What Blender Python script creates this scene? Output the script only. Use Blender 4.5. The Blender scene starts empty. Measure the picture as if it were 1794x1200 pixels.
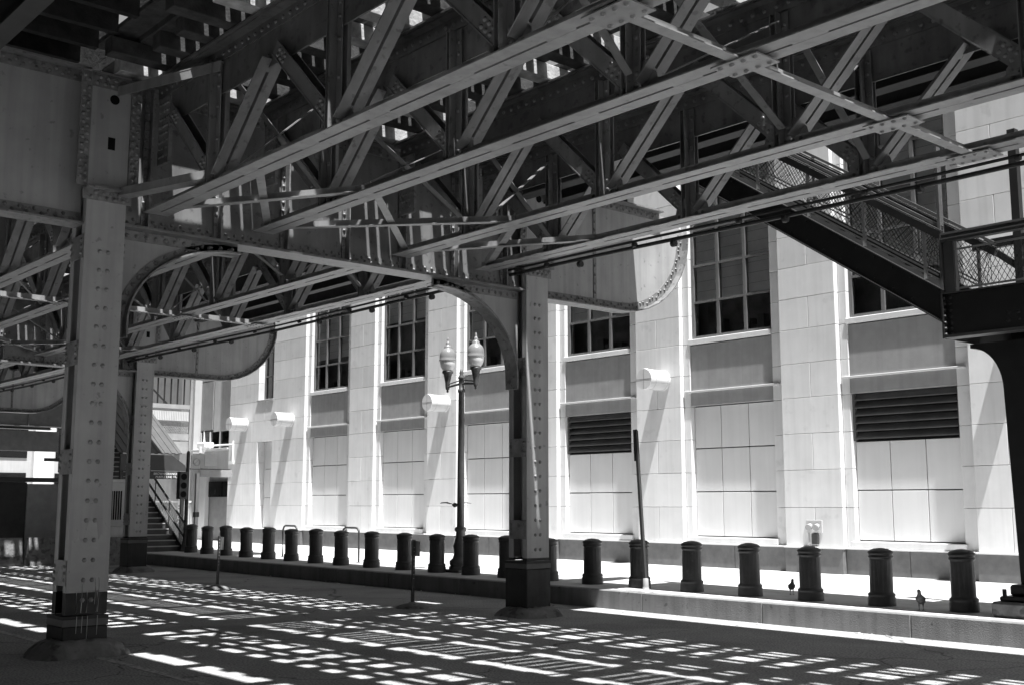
import bpy, math, random
from mathutils import Vector, Matrix
R = math.radians
rnd = random.Random(7)
SC = bpy.context.scene
COL = SC.collection

# ------------------------------------------------------------------ camera
EYE = 1.8
AZ = R(48.9)                      # camera looks this far left of the street-crossing axis (+Y)
PITCH = math.atan(280 / 2003)
fwd = Vector((-math.sin(AZ) * math.cos(PITCH), math.cos(AZ) * math.cos(PITCH), math.sin(PITCH)))
cam = bpy.data.cameras.new('camera')
cam.sensor_width = 36.0
cam.lens = 36.0 * 2003 / 1794
cam.clip_start = 0.05
cam.clip_end = 2000
camo = bpy.data.objects.new('camera', cam)
COL.objects.link(camo)
camo.location = (0, 0, EYE)
camo.rotation_euler = fwd.to_track_quat('-Z', 'Y').to_euler()
SC.camera = camo

# ------------------------------------------------------------------ sky, sun, exposure
SUN = Vector((0.34, -1 / 11.0, 1.0)).normalized()
world = bpy.data.worlds.new('World')
SC.world = world
world.use_nodes = True
wn = world.node_tree.nodes
wl = world.node_tree.links
wn.clear()
sky = wn.new('ShaderNodeTexSky')
sky.sky_type = 'NISHITA'
sky.sun_disc = False
sky.sun_elevation = math.asin(SUN.z)
sky.sun_rotation = math.atan2(SUN.x, SUN.y)
sky.air_density = 1.0
sky.dust_density = 1.0
bw = wn.new('ShaderNodeRGBToBW')          # the photograph is black and white: neutral sky light
bg = wn.new('ShaderNodeBackground')
bg.inputs['Strength'].default_value = 0.065
out = wn.new('ShaderNodeOutputWorld')
wl.new(sky.outputs[0], bw.inputs[0])
wl.new(bw.outputs[0], bg.inputs['Color'])
wl.new(bg.outputs[0], out.inputs[0])
sl = bpy.data.lights.new('sun', 'SUN')
sl.energy = 5.0
sl.angle = R(0.7)
sl.color = (1.0, 1.0, 1.0)
so = bpy.data.objects.new('sun', sl)
COL.objects.link(so)
so.location = (20, -5, 60)
so.rotation_euler = SUN.to_track_quat('Z', 'Y').to_euler()
vs = SC.view_settings
vs.view_transform = 'Standard'
vs.look = 'None'
vs.gamma = 1.0
vs.use_curve_mapping = False
vs.exposure = 1.35
SC.cycles.max_bounces = 6
SC.cycles.diffuse_bounces = 4
SC.cycles.use_denoising = True

# ------------------------------------------------------------------ materials (all neutral: black and white photograph)
def mat(name, v, rough=0.7, spec=0.4, metal=0.0, var=0.0, scale=3.0, bump=0.0, bscale=40.0,
        streak=0.0, stain=None, emit=0.0, coat=0.0, tone=0.0):
    """grey procedural paint / stone: value v, cloudy variation, optional vertical rain streaks and bump"""
    m = bpy.data.materials.new(name)
    m.use_nodes = True
    nt = m.node_tree
    N, L = nt.nodes, nt.links
    b = N['Principled BSDF']
    b.inputs['Roughness'].default_value = rough
    b.inputs['Metallic'].default_value = metal
    b.inputs['Specular IOR Level'].default_value = spec
    b.inputs['Base Color'].default_value = (v, v, v, 1)
    if coat:
        b.inputs['Coat Weight'].default_value = coat
    if emit:
        b.inputs['Emission Color'].default_value = (1, 1, 1, 1)
        b.inputs['Emission Strength'].default_value = emit
    tc = N.new('ShaderNodeNewGeometry')
    last = None
    if var:
        n1 = N.new('ShaderNodeTexNoise')
        n1.inputs['Scale'].default_value = scale
        n1.inputs['Detail'].default_value = 6
        n1.inputs['Roughness'].default_value = 0.6
        L.new(tc.outputs['Position'], n1.inputs['Vector'])
        r = N.new('ShaderNodeMapRange')
        r.inputs['From Min'].default_value = 0.3
        r.inputs['From Max'].default_value = 0.7
        r.inputs['To Min'].default_value = max(0.0, v * (1 - var))
        r.inputs['To Max'].default_value = v * (1 + var)
        L.new(n1.outputs['Fac'], r.inputs['Value'])
        last = r.outputs[0]
    if streak:
        mp = N.new('ShaderNodeMapping')
        mp.inputs['Scale'].default_value = (3.1, 3.1, 0.16)
        L.new(tc.outputs['Position'], mp.inputs['Vector'])
        n2 = N.new('ShaderNodeTexNoise')
        n2.inputs['Scale'].default_value = 2.0
        n2.inputs['Detail'].default_value = 9
        n2.inputs['Distortion'].default_value = 0.5
        L.new(mp.outputs[0], n2.inputs['Vector'])
        r2 = N.new('ShaderNodeMapRange')
        r2.inputs['From Min'].default_value = 0.42
        r2.inputs['From Max'].default_value = 0.72
        r2.inputs['To Min'].default_value = 1.0
        r2.inputs['To Max'].default_value = 1.0 - streak
        L.new(n2.outputs['Fac'], r2.inputs['Value'])
        mm = N.new('ShaderNodeMath')
        mm.operation = 'MULTIPLY'
        if last:
            L.new(last, mm.inputs[0])
        else:
            mm.inputs[0].default_value = v
        L.new(r2.outputs[0], mm.inputs[1])
        last = mm.outputs[0]
    if stain:
        dark, sscale, thr = stain
        n3 = N.new('ShaderNodeTexNoise')
        n3.inputs['Scale'].default_value = sscale
        n3.inputs['Detail'].default_value = 8
        L.new(tc.outputs['Position'], n3.inputs['Vector'])
        r3 = N.new('ShaderNodeMapRange')
        r3.inputs['From Min'].default_value = thr
        r3.inputs['From Max'].default_value = thr + 0.08
        r3.inputs['To Min'].default_value = 1.0
        r3.inputs['To Max'].default_value = dark
        L.new(n3.outputs['Fac'], r3.inputs['Value'])
        mm = N.new('ShaderNodeMath')
        mm.operation = 'MULTIPLY'
        if last:
            L.new(last, mm.inputs[0])
        else:
            mm.inputs[0].default_value = v
        L.new(r3.outputs[0], mm.inputs[1])
        last = mm.outputs[0]
    if tone:
        oi = N.new('ShaderNodeObjectInfo')
        rt = N.new('ShaderNodeMapRange')
        rt.inputs['To Min'].default_value = 1 - tone
        rt.inputs['To Max'].default_value = 1 + tone
        L.new(oi.outputs['Random'], rt.inputs['Value'])
        mm = N.new('ShaderNodeMath')
        mm.operation = 'MULTIPLY'
        if last:
            L.new(last, mm.inputs[0])
        else:
            mm.inputs[0].default_value = v
        L.new(rt.outputs[0], mm.inputs[1])
        last = mm.outputs[0]
    if last:
        L.new(last, b.inputs['Base Color'])
    if bump:
        n4 = N.new('ShaderNodeTexNoise')
        n4.inputs['Scale'].default_value = bscale
        n4.inputs['Detail'].default_value = 5
        L.new(tc.outputs['Position'], n4.inputs['Vector'])
        bp = N.new('ShaderNodeBump')
        bp.inputs['Strength'].default_value = bump
        bp.inputs['Distance'].default_value = 0.02
        L.new(n4.outputs['Fac'], bp.inputs['Height'])
        L.new(bp.outputs[0], b.inputs['Normal'])
    return m

M = {}
M['steel'] = mat('steel_paint', 0.27, 0.42, 0.5, var=0.14, scale=1.7, bump=0.05, bscale=9, streak=0.3, stain=(0.62, 11.0, 0.64), tone=0.06)
M['rivet'] = mat('rivet_shade_paint', 0.15, 0.4, 0.5, var=0.25, scale=9, stain=(0.6, 14, 0.55))  # darker than the plates: the shading around rivet heads is painted in
M['steel_grimy'] = mat('grimy_steel_paint', 0.19, 0.45, 0.45, var=0.3, scale=6, bump=0.08, bscale=20, stain=(0.55, 13.0, 0.57), tone=0.08)
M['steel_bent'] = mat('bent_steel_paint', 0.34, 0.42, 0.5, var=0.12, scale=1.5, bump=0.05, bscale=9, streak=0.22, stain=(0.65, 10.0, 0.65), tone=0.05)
M['steel_shade'] = mat('deck_shade_steel_paint', 0.12, 0.4, 0.5, var=0.3, scale=2.5, bump=0.06, bscale=12, streak=0.35, stain=(0.6, 9.0, 0.58), tone=0.12)  # top chord tone: the shade under the deck is put into the colour
M['steel_web'] = mat('truss_member_paint', 0.2, 0.38, 0.5, var=0.2, scale=2.0, bump=0.05, bscale=10, streak=0.25, stain=(0.6, 11.0, 0.6), tone=0.12)  # verticals and diagonals darkened too, imitating overhead shade by colour
M['steel_pale'] = mat('fresh_steel_paint', 0.36, 0.5, 0.4, var=0.1, scale=4)
M['steel_dark'] = mat('dark_steel_paint', 0.08, 0.45, 0.4, var=0.2, scale=3, bump=0.05, bscale=12)
M['stair_black'] = mat('stair_black_paint', 0.022, 0.45, 0.4, var=0.2, scale=4, bump=0.06)
M['black_paint'] = mat('black_paint', 0.013, 0.55, 0.4, var=0.35, scale=5, bump=0.15, bscale=20, streak=-0.8)
M['hole'] = mat('dark_opening', 0.008, 0.9, 0.1, var=0.2)
M['timber'] = mat('tie_timber', 0.06, 0.9, 0.2, var=0.4, scale=6, bump=0.4, bscale=30)
M['timber_sunlit'] = mat('pale_tie_timber', 0.42, 0.9, 0.2, var=0.35, scale=8, bump=0.4, bscale=30)  # pale tone stands in for sunlight on the tie faces
M['timber_dark'] = mat('platform_timber', 0.03, 0.9, 0.2, var=0.4, scale=5, bump=0.3, bscale=30)
M['rail'] = mat('rail_steel', 0.18, 0.4, 0.5, metal=0.6, var=0.2)
M['road'] = mat('asphalt', 0.34, 0.9, 0.25, var=0.16, scale=1.1, bump=0.5, bscale=120, stain=(0.72, 0.55, 0.56))
def road_mat():
    m = M['road']
    nt = m.node_tree
    N, L = nt.nodes, nt.links
    b = N['Principled BSDF']
    src = b.inputs['Base Color'].links[0].from_socket
    g = N.new('ShaderNodeNewGeometry')
    nz = N.new('ShaderNodeTexNoise'); nz.inputs['Scale'].default_value = 0.9; nz.inputs['Detail'].default_value = 4
    L.new(g.outputs['Position'], nz.inputs['Vector'])
    vm = N.new('ShaderNodeVectorMath'); vm.operation = 'MULTIPLY_ADD'
    L.new(nz.outputs['Color'], vm.inputs[0]); vm.inputs[1].default_value = (1.2, 1.2, 0); L.new(g.outputs['Position'], vm.inputs[2])
    vo = N.new('ShaderNodeTexVoronoi'); vo.feature = 'DISTANCE_TO_EDGE'; vo.inputs['Scale'].default_value = 0.28
    L.new(vm.outputs[0], vo.inputs['Vector'])
    r = N.new('ShaderNodeMapRange'); r.inputs['From Min'].default_value = 0.0; r.inputs['From Max'].default_value = 0.006
    r.inputs['To Min'].default_value = 0.35; r.inputs['To Max'].default_value = 1.0
    L.new(vo.outputs['Distance'], r.inputs['Value'])
    sp = N.new('ShaderNodeTexNoise'); sp.inputs['Scale'].default_value = 38; sp.inputs['Detail'].default_value = 2
    L.new(g.outputs['Position'], sp.inputs['Vector'])
    rs = N.new('ShaderNodeMapRange'); rs.inputs['From Min'].default_value = 0.35; rs.inputs['From Max'].default_value = 0.65
    rs.inputs['To Min'].default_value = 0.62; rs.inputs['To Max'].default_value = 1.38
    L.new(sp.outputs['Fac'], rs.inputs['Value'])
    oil = N.new('ShaderNodeTexVoronoi'); oil.feature = 'F1'; oil.inputs['Scale'].default_value = 0.75; oil.inputs['Randomness'].default_value = 1.0
    L.new(vm.outputs[0], oil.inputs['Vector'])
    ro = N.new('ShaderNodeMapRange'); ro.inputs['From Min'].default_value = 0.04; ro.inputs['From Max'].default_value = 0.2
    ro.inputs['To Min'].default_value = 0.7; ro.inputs['To Max'].default_value = 1.0
    L.new(oil.outputs['Distance'], ro.inputs['Value'])
    last = src
    for q in (r, rs, ro):
        mm = N.new('ShaderNodeMath'); mm.operation = 'MULTIPLY'
        L.new(last, mm.inputs[0]); L.new(q.outputs[0], mm.inputs[1]); last = mm.outputs[0]
    L.new(last, b.inputs['Base Color'])
road_mat()
M['paint_line'] = mat('worn_road_paint', 0.5, 0.8, 0.3, var=0.3, scale=9, stain=(0.55, 14, 0.5))
M['kerb'] = mat('kerb_concrete', 0.22, 0.85, 0.3, var=0.15, scale=2, bump=0.3, bscale=60, streak=0.3, stain=(0.6, 10, 0.64))
M['walk'] = mat('sidewalk_concrete', 0.5, 0.9, 0.3, var=0.12, scale=1.5, bump=0.3, bscale=90, stain=(0.85, 4, 0.6))
M['stone'] = mat('limestone_panel', 0.66, 0.75, 0.3, var=0.06, scale=1.4, bump=0.06, bscale=60, streak=0.1, stain=(0.9, 3.0, 0.6), tone=0.075)
M['stone2'] = mat('limestone_panel_pale', 0.69, 0.75, 0.3, var=0.06, scale=1.8, bump=0.06, bscale=60, streak=0.08, tone=0.05)
M['infill'] = mat('infill_panel', 0.66, 0.6, 0.35, var=0.04, scale=1.2, streak=0.06, tone=0.03)
M['plinth'] = mat('plinth_granite', 0.14, 0.6, 0.4, var=0.18, scale=5, bump=0.08, bscale=80)
M['spandrel'] = mat('spandrel_grey', 0.29, 0.6, 0.4, var=0.1, scale=3, streak=0.12, bump=0.05)
M['trim'] = mat('ledge_metal', 0.5, 0.5, 0.4, var=0.08)
M['core'] = mat('joint_dark', 0.22, 0.9, 0.2, var=0.2)
M['frame'] = mat('window_frame', 0.13, 0.45, 0.45, var=0.12, scale=6)
M['louver'] = mat('louver_dark', 0.1, 0.5, 0.4, var=0.2)
M['drum'] = mat('drum_light_housing', 0.62, 0.35, 0.5, var=0.05)
M['bollard'] = mat('bollard_iron', 0.035, 0.45, 0.5, var=0.3, scale=6, bump=0.1, bscale=30, stain=(1.7, 14, 0.64), tone=0.2)
M['lamp_iron'] = mat('lamp_iron', 0.07, 0.45, 0.5, var=0.2, scale=8)
M['lamp_cap'] = mat('lamp_cap', 0.2, 0.3, 0.5, var=0.1)
M['globe'] = mat('lamp_globe', 0.82, 0.25, 0.5, var=0.03)
M['concrete'] = mat('footing_concrete', 0.2, 0.9, 0.25, var=0.35, scale=5, bump=0.8, bscale=12, stain=(0.5, 6, 0.55))
M['sign'] = mat('sign_plate', 0.4, 0.5, 0.4, var=0.1)
M['sign_dark'] = mat('sign_dark', 0.05, 0.5, 0.4, var=0.15)
M['white'] = mat('white_lettering', 0.8, 0.6, 0.3, var=0.04)
M['grey'] = mat('grey_metal', 0.3, 0.5, 0.45, var=0.15)
M['lightgrey'] = mat('light_grey_panel', 0.5, 0.6, 0.4, var=0.08, streak=0.1)
M['far_wall'] = mat('far_wall', 0.45, 0.8, 0.3, var=0.08, scale=0.7, streak=0.1)
M['hoard'] = mat('dark_hoarding', 0.05, 0.7, 0.3, var=0.2)
M['cable'] = mat('conduit_metal', 0.22, 0.35, 0.5, metal=0.4, var=0.2)
M['cable_dark'] = mat('cable_dark', 0.03, 0.5, 0.4, var=0.2)
M['pigeon'] = mat('pigeon_feathers', 0.12, 0.7, 0.3, var=0.5, scale=30)
M['pigeon_dark'] = mat('pigeon_wing', 0.07, 0.7, 0.3, var=0.4, scale=25)
M['blind_and_reflection'] = mat('blind_and_reflection_tone', 0.9, 0.8, 0.3, var=0.1, scale=2)
M['dark_room'] = mat('room_interior', 0.2, 0.9, 0.2, var=0.4, scale=2)

def glass_mat():
    m = bpy.data.materials.new('window_glass')
    m.use_nodes = True
    N, L = m.node_tree.nodes, m.node_tree.links
    N.clear()
    o = N.new('ShaderNodeOutputMaterial')
    g = N.new('ShaderNodeBsdfGlossy')
    g.inputs['Roughness'].default_value = 0.03
    g.inputs['Color'].default_value = (0.9, 0.9, 0.9, 1)
    t = N.new('ShaderNodeBsdfTransparent')
    t.inputs['Color'].default_value = (0.98, 0.98, 0.98, 1)
    mx = N.new('ShaderNodeMixShader')
    fr = N.new('ShaderNodeFresnel')
    fr.inputs['IOR'].default_value = 1.5
    n = N.new('ShaderNodeTexNoise')
    n.inputs['Scale'].default_value = 0.9
    ge = N.new('ShaderNodeNewGeometry')
    L.new(ge.outputs['Position'], n.inputs['Vector'])
    bp = N.new('ShaderNodeBump')
    bp.inputs['Strength'].default_value = 0.25
    bp.inputs['Distance'].default_value = 0.05
    L.new(n.outputs['Fac'], bp.inputs['Height'])
    L.new(bp.outputs[0], g.inputs['Normal'])
    L.new(fr.outputs[0], mx.inputs[0])
    L.new(t.outputs[0], mx.inputs[1])
    L.new(g.outputs[0], mx.inputs[2])
    L.new(mx.outputs[0], o.inputs[0])
    return m
M['glass'] = glass_mat()
M['brick'] = mat('dark_brick', 0.16, 0.85, 0.3, var=0.25, scale=2, bump=0.2, bscale=30)

# ------------------------------------------------------------------ mesh helpers
class MB:
    def __init__(s):
        s.v, s.f, s.sm = [], [], []

    def add(s, verts, faces, smooth=False):
        o = len(s.v)
        s.v += [tuple(p) for p in verts]
        s.f += [tuple(i + o for i in f) for f in faces]
        s.sm += [smooth] * len(faces)
        return s

    def box(s, x0, x1, y0, y1, z0, z1):
        if x0 > x1: x0, x1 = x1, x0
        if y0 > y1: y0, y1 = y1, y0
        if z0 > z1: z0, z1 = z1, z0
        v = [(x0, y0, z0), (x1, y0, z0), (x1, y1, z0), (x0, y1, z0), (x0, y0, z1), (x1, y0, z1), (x1, y1, z1), (x0, y1, z1)]
        return s.add(v, [(0, 3, 2, 1), (4, 5, 6, 7), (0, 1, 5, 4), (1, 2, 6, 5), (2, 3, 7, 6), (3, 0, 4, 7)])

    def cbox(s, x0, x1, y0, y1, z0, z1, c=0.006):
        """box with chamfered edges"""
        xs, ys, zs = (x0, x1), (y0, y1), (z0, z1)
        cx, cy, cz = (x0 + x1) / 2, (y0 + y1) / 2, (z0 + z1) / 2
        hx, hy, hz = (x1 - x0) / 2, (y1 - y0) / 2, (z1 - z0) / 2
        idx, v = {}, []
        for sx in (-1, 1):
            for sy in (-1, 1):
                for sz in (-1, 1):
                    for k in range(3):
                        p = [sx * (hx - c), sy * (hy - c), sz * (hz - c)]
                        p[k] = (sx * hx, sy * hy, sz * hz)[k]
                        idx[(sx, sy, sz, k)] = len(v)
                        v.append((cx + p[0], cy + p[1], cz + p[2]))
        f = []
        for k in range(3):
            a, b = [i for i in range(3) if i != k]
            for sg in (-1, 1):
                q = []
                for (sa, sb) in ((-1, -1), (1, -1), (1, 1), (-1, 1)):
                    t = [0, 0, 0]; t[k] = sg; t[a] = sa; t[b] = sb
                    q.append(idx[(t[0], t[1], t[2], k)])
                if (sg < 0) != (k == 1): q.reverse()
                f.append(tuple(q))
        for k in range(3):            # edge along axis k, between faces a and b
            a, b = [i for i in range(3) if i != k]
            for sa in (-1, 1):
                for sb in (-1, 1):
                    def T(sk, face):
                        t = [0, 0, 0]; t[k] = sk; t[a] = sa; t[b] = sb
                        return idx[(t[0], t[1], t[2], face)]
                    f.append((T(-1, a), T(1, a), T(1, b), T(-1, b)))
        for sx in (-1, 1):
            for sy in (-1, 1):
                for sz in (-1, 1):
                    f.append(tuple(idx[(sx, sy, sz, k)] for k in range(3)))
        return s.add(v, f)

    def bar(s, p0, p1, w, h, side=(0, 1, 0), off=(0, 0)):
        """box from p0 to p1, width w along 'side', height h along the normal; off shifts it in (side, normal)"""
        p0, p1 = Vector(p0), Vector(p1)
        d = (p1 - p0).normalized()
        sd = Vector(side)
        sd = (sd - d * sd.dot(d)).normalized()
        n = d.cross(sd)
        if n.z < 0: n = -n
        c = sd * off[0] + n * off[1]
        v = []
        for p in (p0, p1):
            for a, b in ((-1, -1), (1, -1), (1, 1), (-1, 1)):
                v.append(p + c + sd * (a * w / 2) + n * (b * h / 2))
        return s.add(v, [(0, 1, 2, 3), (7, 6, 5, 4), (0, 4, 5, 1), (1, 5, 6, 2), (2, 6, 7, 3), (3, 7, 4, 0)])

    def tube(s, pts, r, n=8, cap=True, smooth=True):
        pts = [Vector(p) for p in pts]
        rs = r if isinstance(r, (list, tuple)) else [r] * len(pts)
        v, f = [], []
        up = Vector((0, 0, 1))
        for i, p in enumerate(pts):
            d = (pts[min(i + 1, len(pts) - 1)] - pts[max(i - 1, 0)]).normalized()
            a = d.cross(up)
            if a.length < 1e-3: a = d.cross(Vector((1, 0, 0)))
            a.normalize()
            b = a.cross(d)
            for k in range(n):
                t = 2 * math.pi * k / n
                v.append(p + (a * math.cos(t) + b * math.sin(t)) * rs[i])
        for i in range(len(pts) - 1):
            for k in range(n):
                f.append((i * n + k, i * n + (k + 1) % n, (i + 1) * n + (k + 1) % n, (i + 1) * n + k))
        s.add(v, f, smooth)
        if cap:
            s.add(v[:n], [tuple(range(n))])
            s.add(v[-n:], [tuple(reversed(range(n)))])
        return s

    def lathe(s, prof, cx=0, cy=0, n=20, smooth=True, z0=0.0, flute=0.0, fl_n=0):
        """profile list of (r, z)"""
        v, f = [], []
        for (r, z) in prof:
            for k in range(n):
                t = 2 * math.pi * k / n
                rr = r * (1 - flute * (k % 2)) if flute else r
                v.append((cx + rr * math.cos(t), cy + rr * math.sin(t), z0 + z))
        for i in range(len(prof) - 1):
            for k in range(n):
                f.append((i * n + k, i * n + (k + 1) % n, (i + 1) * n + (k + 1) % n, (i + 1) * n + k))
        s.add(v, f, smooth)
        s.add(v[:n], [tuple(reversed(range(n)))])
        s.add(v[-n:], [tuple(range(n))])
        return s

    def disc(s, c, axis, r, n=16, t=0.01):
        c, a = Vector(c), Vector(axis).normalized()
        return s.tube([c - a * t / 2, c + a * t / 2], r, n, smooth=False)

    def poly(s, pts, x0, x1):
        """outline in (y, z), extruded along x"""
        n = len(pts)
        v = [(x0, y, z) for y, z in pts] + [(x1, y, z) for y, z in pts]
        f = [tuple(range(n)), tuple(reversed(range(n, 2 * n)))]
        for i in range(n):
            j = (i + 1) % n
            f.append((i, n + i, n + j, j))
        return s.add(v, f)

    def polyy(s, pts, y0, y1):
        """outline in (x, z), extruded along y"""
        n = len(pts)
        v = [(x, y0, z) for x, z in pts] + [(x, y1, z) for x, z in pts]
        f = [tuple(range(n)), tuple(reversed(range(n, 2 * n)))]
        for i in range(n):
            j = (i + 1) % n
            f.append((i, n + i, n + j, j))
        return s.add(v, f)

    def strip(s, pts, x0, x1, t):
        """a plate bent along a path in (y, z): thickness t to the left of the path, from x0 to x1"""
        n = len(pts)
        off = []
        for i in range(n):
            a = Vector(pts[max(i - 1, 0)]); b = Vector(pts[min(i + 1, n - 1)])
            d = (b - a).normalized()
            off.append((pts[i][0] - d.y * t, pts[i][1] + d.x * t))
        for i in range(n - 1):
            q = [pts[i], pts[i + 1], off[i + 1], off[i]]
            v = [(x0, y, z) for y, z in q] + [(x1, y, z) for y, z in q]
            s.add(v, [(0, 1, 2, 3), (7, 6, 5, 4), (0, 4, 5, 1), (1, 5, 6, 2), (2, 6, 7, 3), (3, 7, 4, 0)])
        return s

    def rivet(s, c, nrm, r=0.022):
        r = r * 1.55 if r < 0.03 else r
        c, nrm = Vector(c), Vector(nrm).normalized()
        a = nrm.cross(Vector((0, 0, 1)))
        if a.length < 1e-3: a = nrm.cross(Vector((1, 0, 0)))
        a.normalize(); b = nrm.cross(a)
        v = []
        for rr, h in ((1.0, 0.0), (0.72, 0.55)):
            for k in range(6):
                t = math.pi * k / 3
                v.append(c + (a * math.cos(t) + b * math.sin(t)) * r * rr + nrm * r * h)
        v.append(c + nrm * r * 0.82)
        f = []
        for k in range(6):
            j = (k + 1) % 6
            f.append((k, j, 6 + j, 6 + k))
            f.append((6 + k, 6 + j, 12))
        return s.add(v, f, True)

    def mesh(s, name, m):
        me = bpy.data.meshes.new(name)
        me.from_pydata(s.v, [], s.f)
        me.polygons.foreach_set('use_smooth', s.sm)
        me.materials.append(M[m] if isinstance(m, str) else m)
        me.update()
        me.validate()
        return me

    def build(s, name, m, parent=None, **kw):
        o = bpy.data.objects.new(name, s.mesh(name, m))
        COL.objects.link(o)
        o.parent = parent
        return tag(o, **kw)

def tag(o, label=None, cat=None, group=None, kind=None):
    if label: o['label'] = label
    if cat: o['category'] = cat
    if group: o['group'] = group
    if kind: o['kind'] = kind
    return o

def thing(name, loc, label, cat, group=None, rz=0):
    o = bpy.data.objects.new(name, None)
    o.empty_display_size = 0.3
    COL.objects.link(o)
    o.location = loc
    o.rotation_euler.z = rz
    return tag(o, label, cat, group)

def inst(name, me, parent=None, loc=(0, 0, 0), rot=None, scale=None):
    o = bpy.data.objects.new(name, me)
    COL.objects.link(o)
    o.parent = parent
    o.location = loc
    if rot: o.rotation_euler = rot
    if scale: o.scale = scale
    return o

def copy_tree(o, parent=None, loc=None):
    c = o.copy()
    COL.objects.link(c)
    c.parent = parent
    if loc is not None: c.location = loc
    for ch in o.children:
        copy_tree(ch, c)
    return c

def text_mesh(name, body, size, m, parent, loc, rot, depth=0.004):
    cu = bpy.data.curves.new(name, 'FONT')
    cu.body = body
    cu.size = size
    cu.extrude = depth
    cu.align_x = 'CENTER'
    cu.align_y = 'CENTER'
    to = bpy.data.objects.new(name, cu)
    COL.objects.link(to)
    bpy.context.view_layer.update()
    me = bpy.data.meshes.new_from_object(to.evaluated_get(bpy.context.evaluated_depsgraph_get()))
    bpy.data.objects.remove(to)
    me.materials.clear()
    me.materials.append(M[m])
    o = bpy.data.objects.new(name, me)
    COL.objects.link(o)
    o.parent = parent
    o.location = loc
    o.rotation_euler = rot
    return o

def arc(cy, cz, ry, rz, a0, a1, n):
    return [(cy + ry * math.cos(R(a0 + (a1 - a0) * i / n)), cz + rz * math.sin(R(a0 + (a1 - a0) * i / n))) for i in range(n + 1)]

# ================================================================== GROUND
KY = 14.42                      # kerb face
KZ = 0.31                       # sidewalk height
b = MB()
b.box(-420, 420, -420, 420, -0.5, 0.0)
b.build('road', 'road', kind='structure')
for (y, w, nm) in ((5.42, 0.1, 'lane_line'), (11.08, 0.06, 'edge_line')):
    b = MB()
    b.box(-70, 8, y - w / 2, y + w / 2, 0.001, 0.004)
    b.build(nm, 'paint_line', kind='structure')

walk = MB().box(-130, 60, KY + 0.3, 40, -0.2, KZ - 0.012).build('sidewalk', 'core', kind='structure')
x = -46.0
flag = {}
while x < 0:
    y = KY + 0.2
    for k in range(4):
        w, d = 1.6, 1.62 if k < 3 else 1.9
        key = (w, d)
        if key not in flag:
            flag[key] = MB().cbox(0.005, w - 0.005, 0.005, d - 0.005, -0.08, 0, 0.008).mesh('flagstone', 'walk')
        o = inst('paving_slab', flag[key], walk, (x, y, KZ + rnd.uniform(-0.0015, 0.0015)))
        y += d
    x += 1.6
for (x0, x1) in ((-130, -46), (1.6, 60)):
    MB().box(x0, x1 - 0.01, KY + 0.2, 21.4, 0.1, KZ).build('paving_slab', 'walk', walk)
kerb = MB().box(-130, 60, KY + 0.015, KY + 0.185, -0.2, KZ - 0.015).build('kerb', 'core', kind='structure')
km = MB().cbox(0.002, 2.438, 0, 0.19, -0.42, 0, 0.014).mesh('kerb_stone', 'kerb')
for i in range(44):
    inst('kerb_stone', km, kerb, (-84 + i * 2.44, KY + rnd.uniform(-0.003, 0.003), KZ + 0.002 + rnd.uniform(-0.002, 0.002)))

# ================================================================== ELEVATED STRUCTURE
CX0 = -14.07                     # centre line of the near bent
SPAN = 15.6
ZB, ZT = 5.47, 7.2               # truss bottom and top
GB = 5.26                        # underside of cross girder
YL, YM = 5.34, 12.64             # column centre lines
TY = (5.99, 7.53, 9.86, 11.47)   # truss planes
BENTS = [CX0 + SPAN, CX0, CX0 - SPAN, CX0 - 2 * SPAN, CX0 - 3 * SPAN]
MC = {}                          # mesh cache

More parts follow.
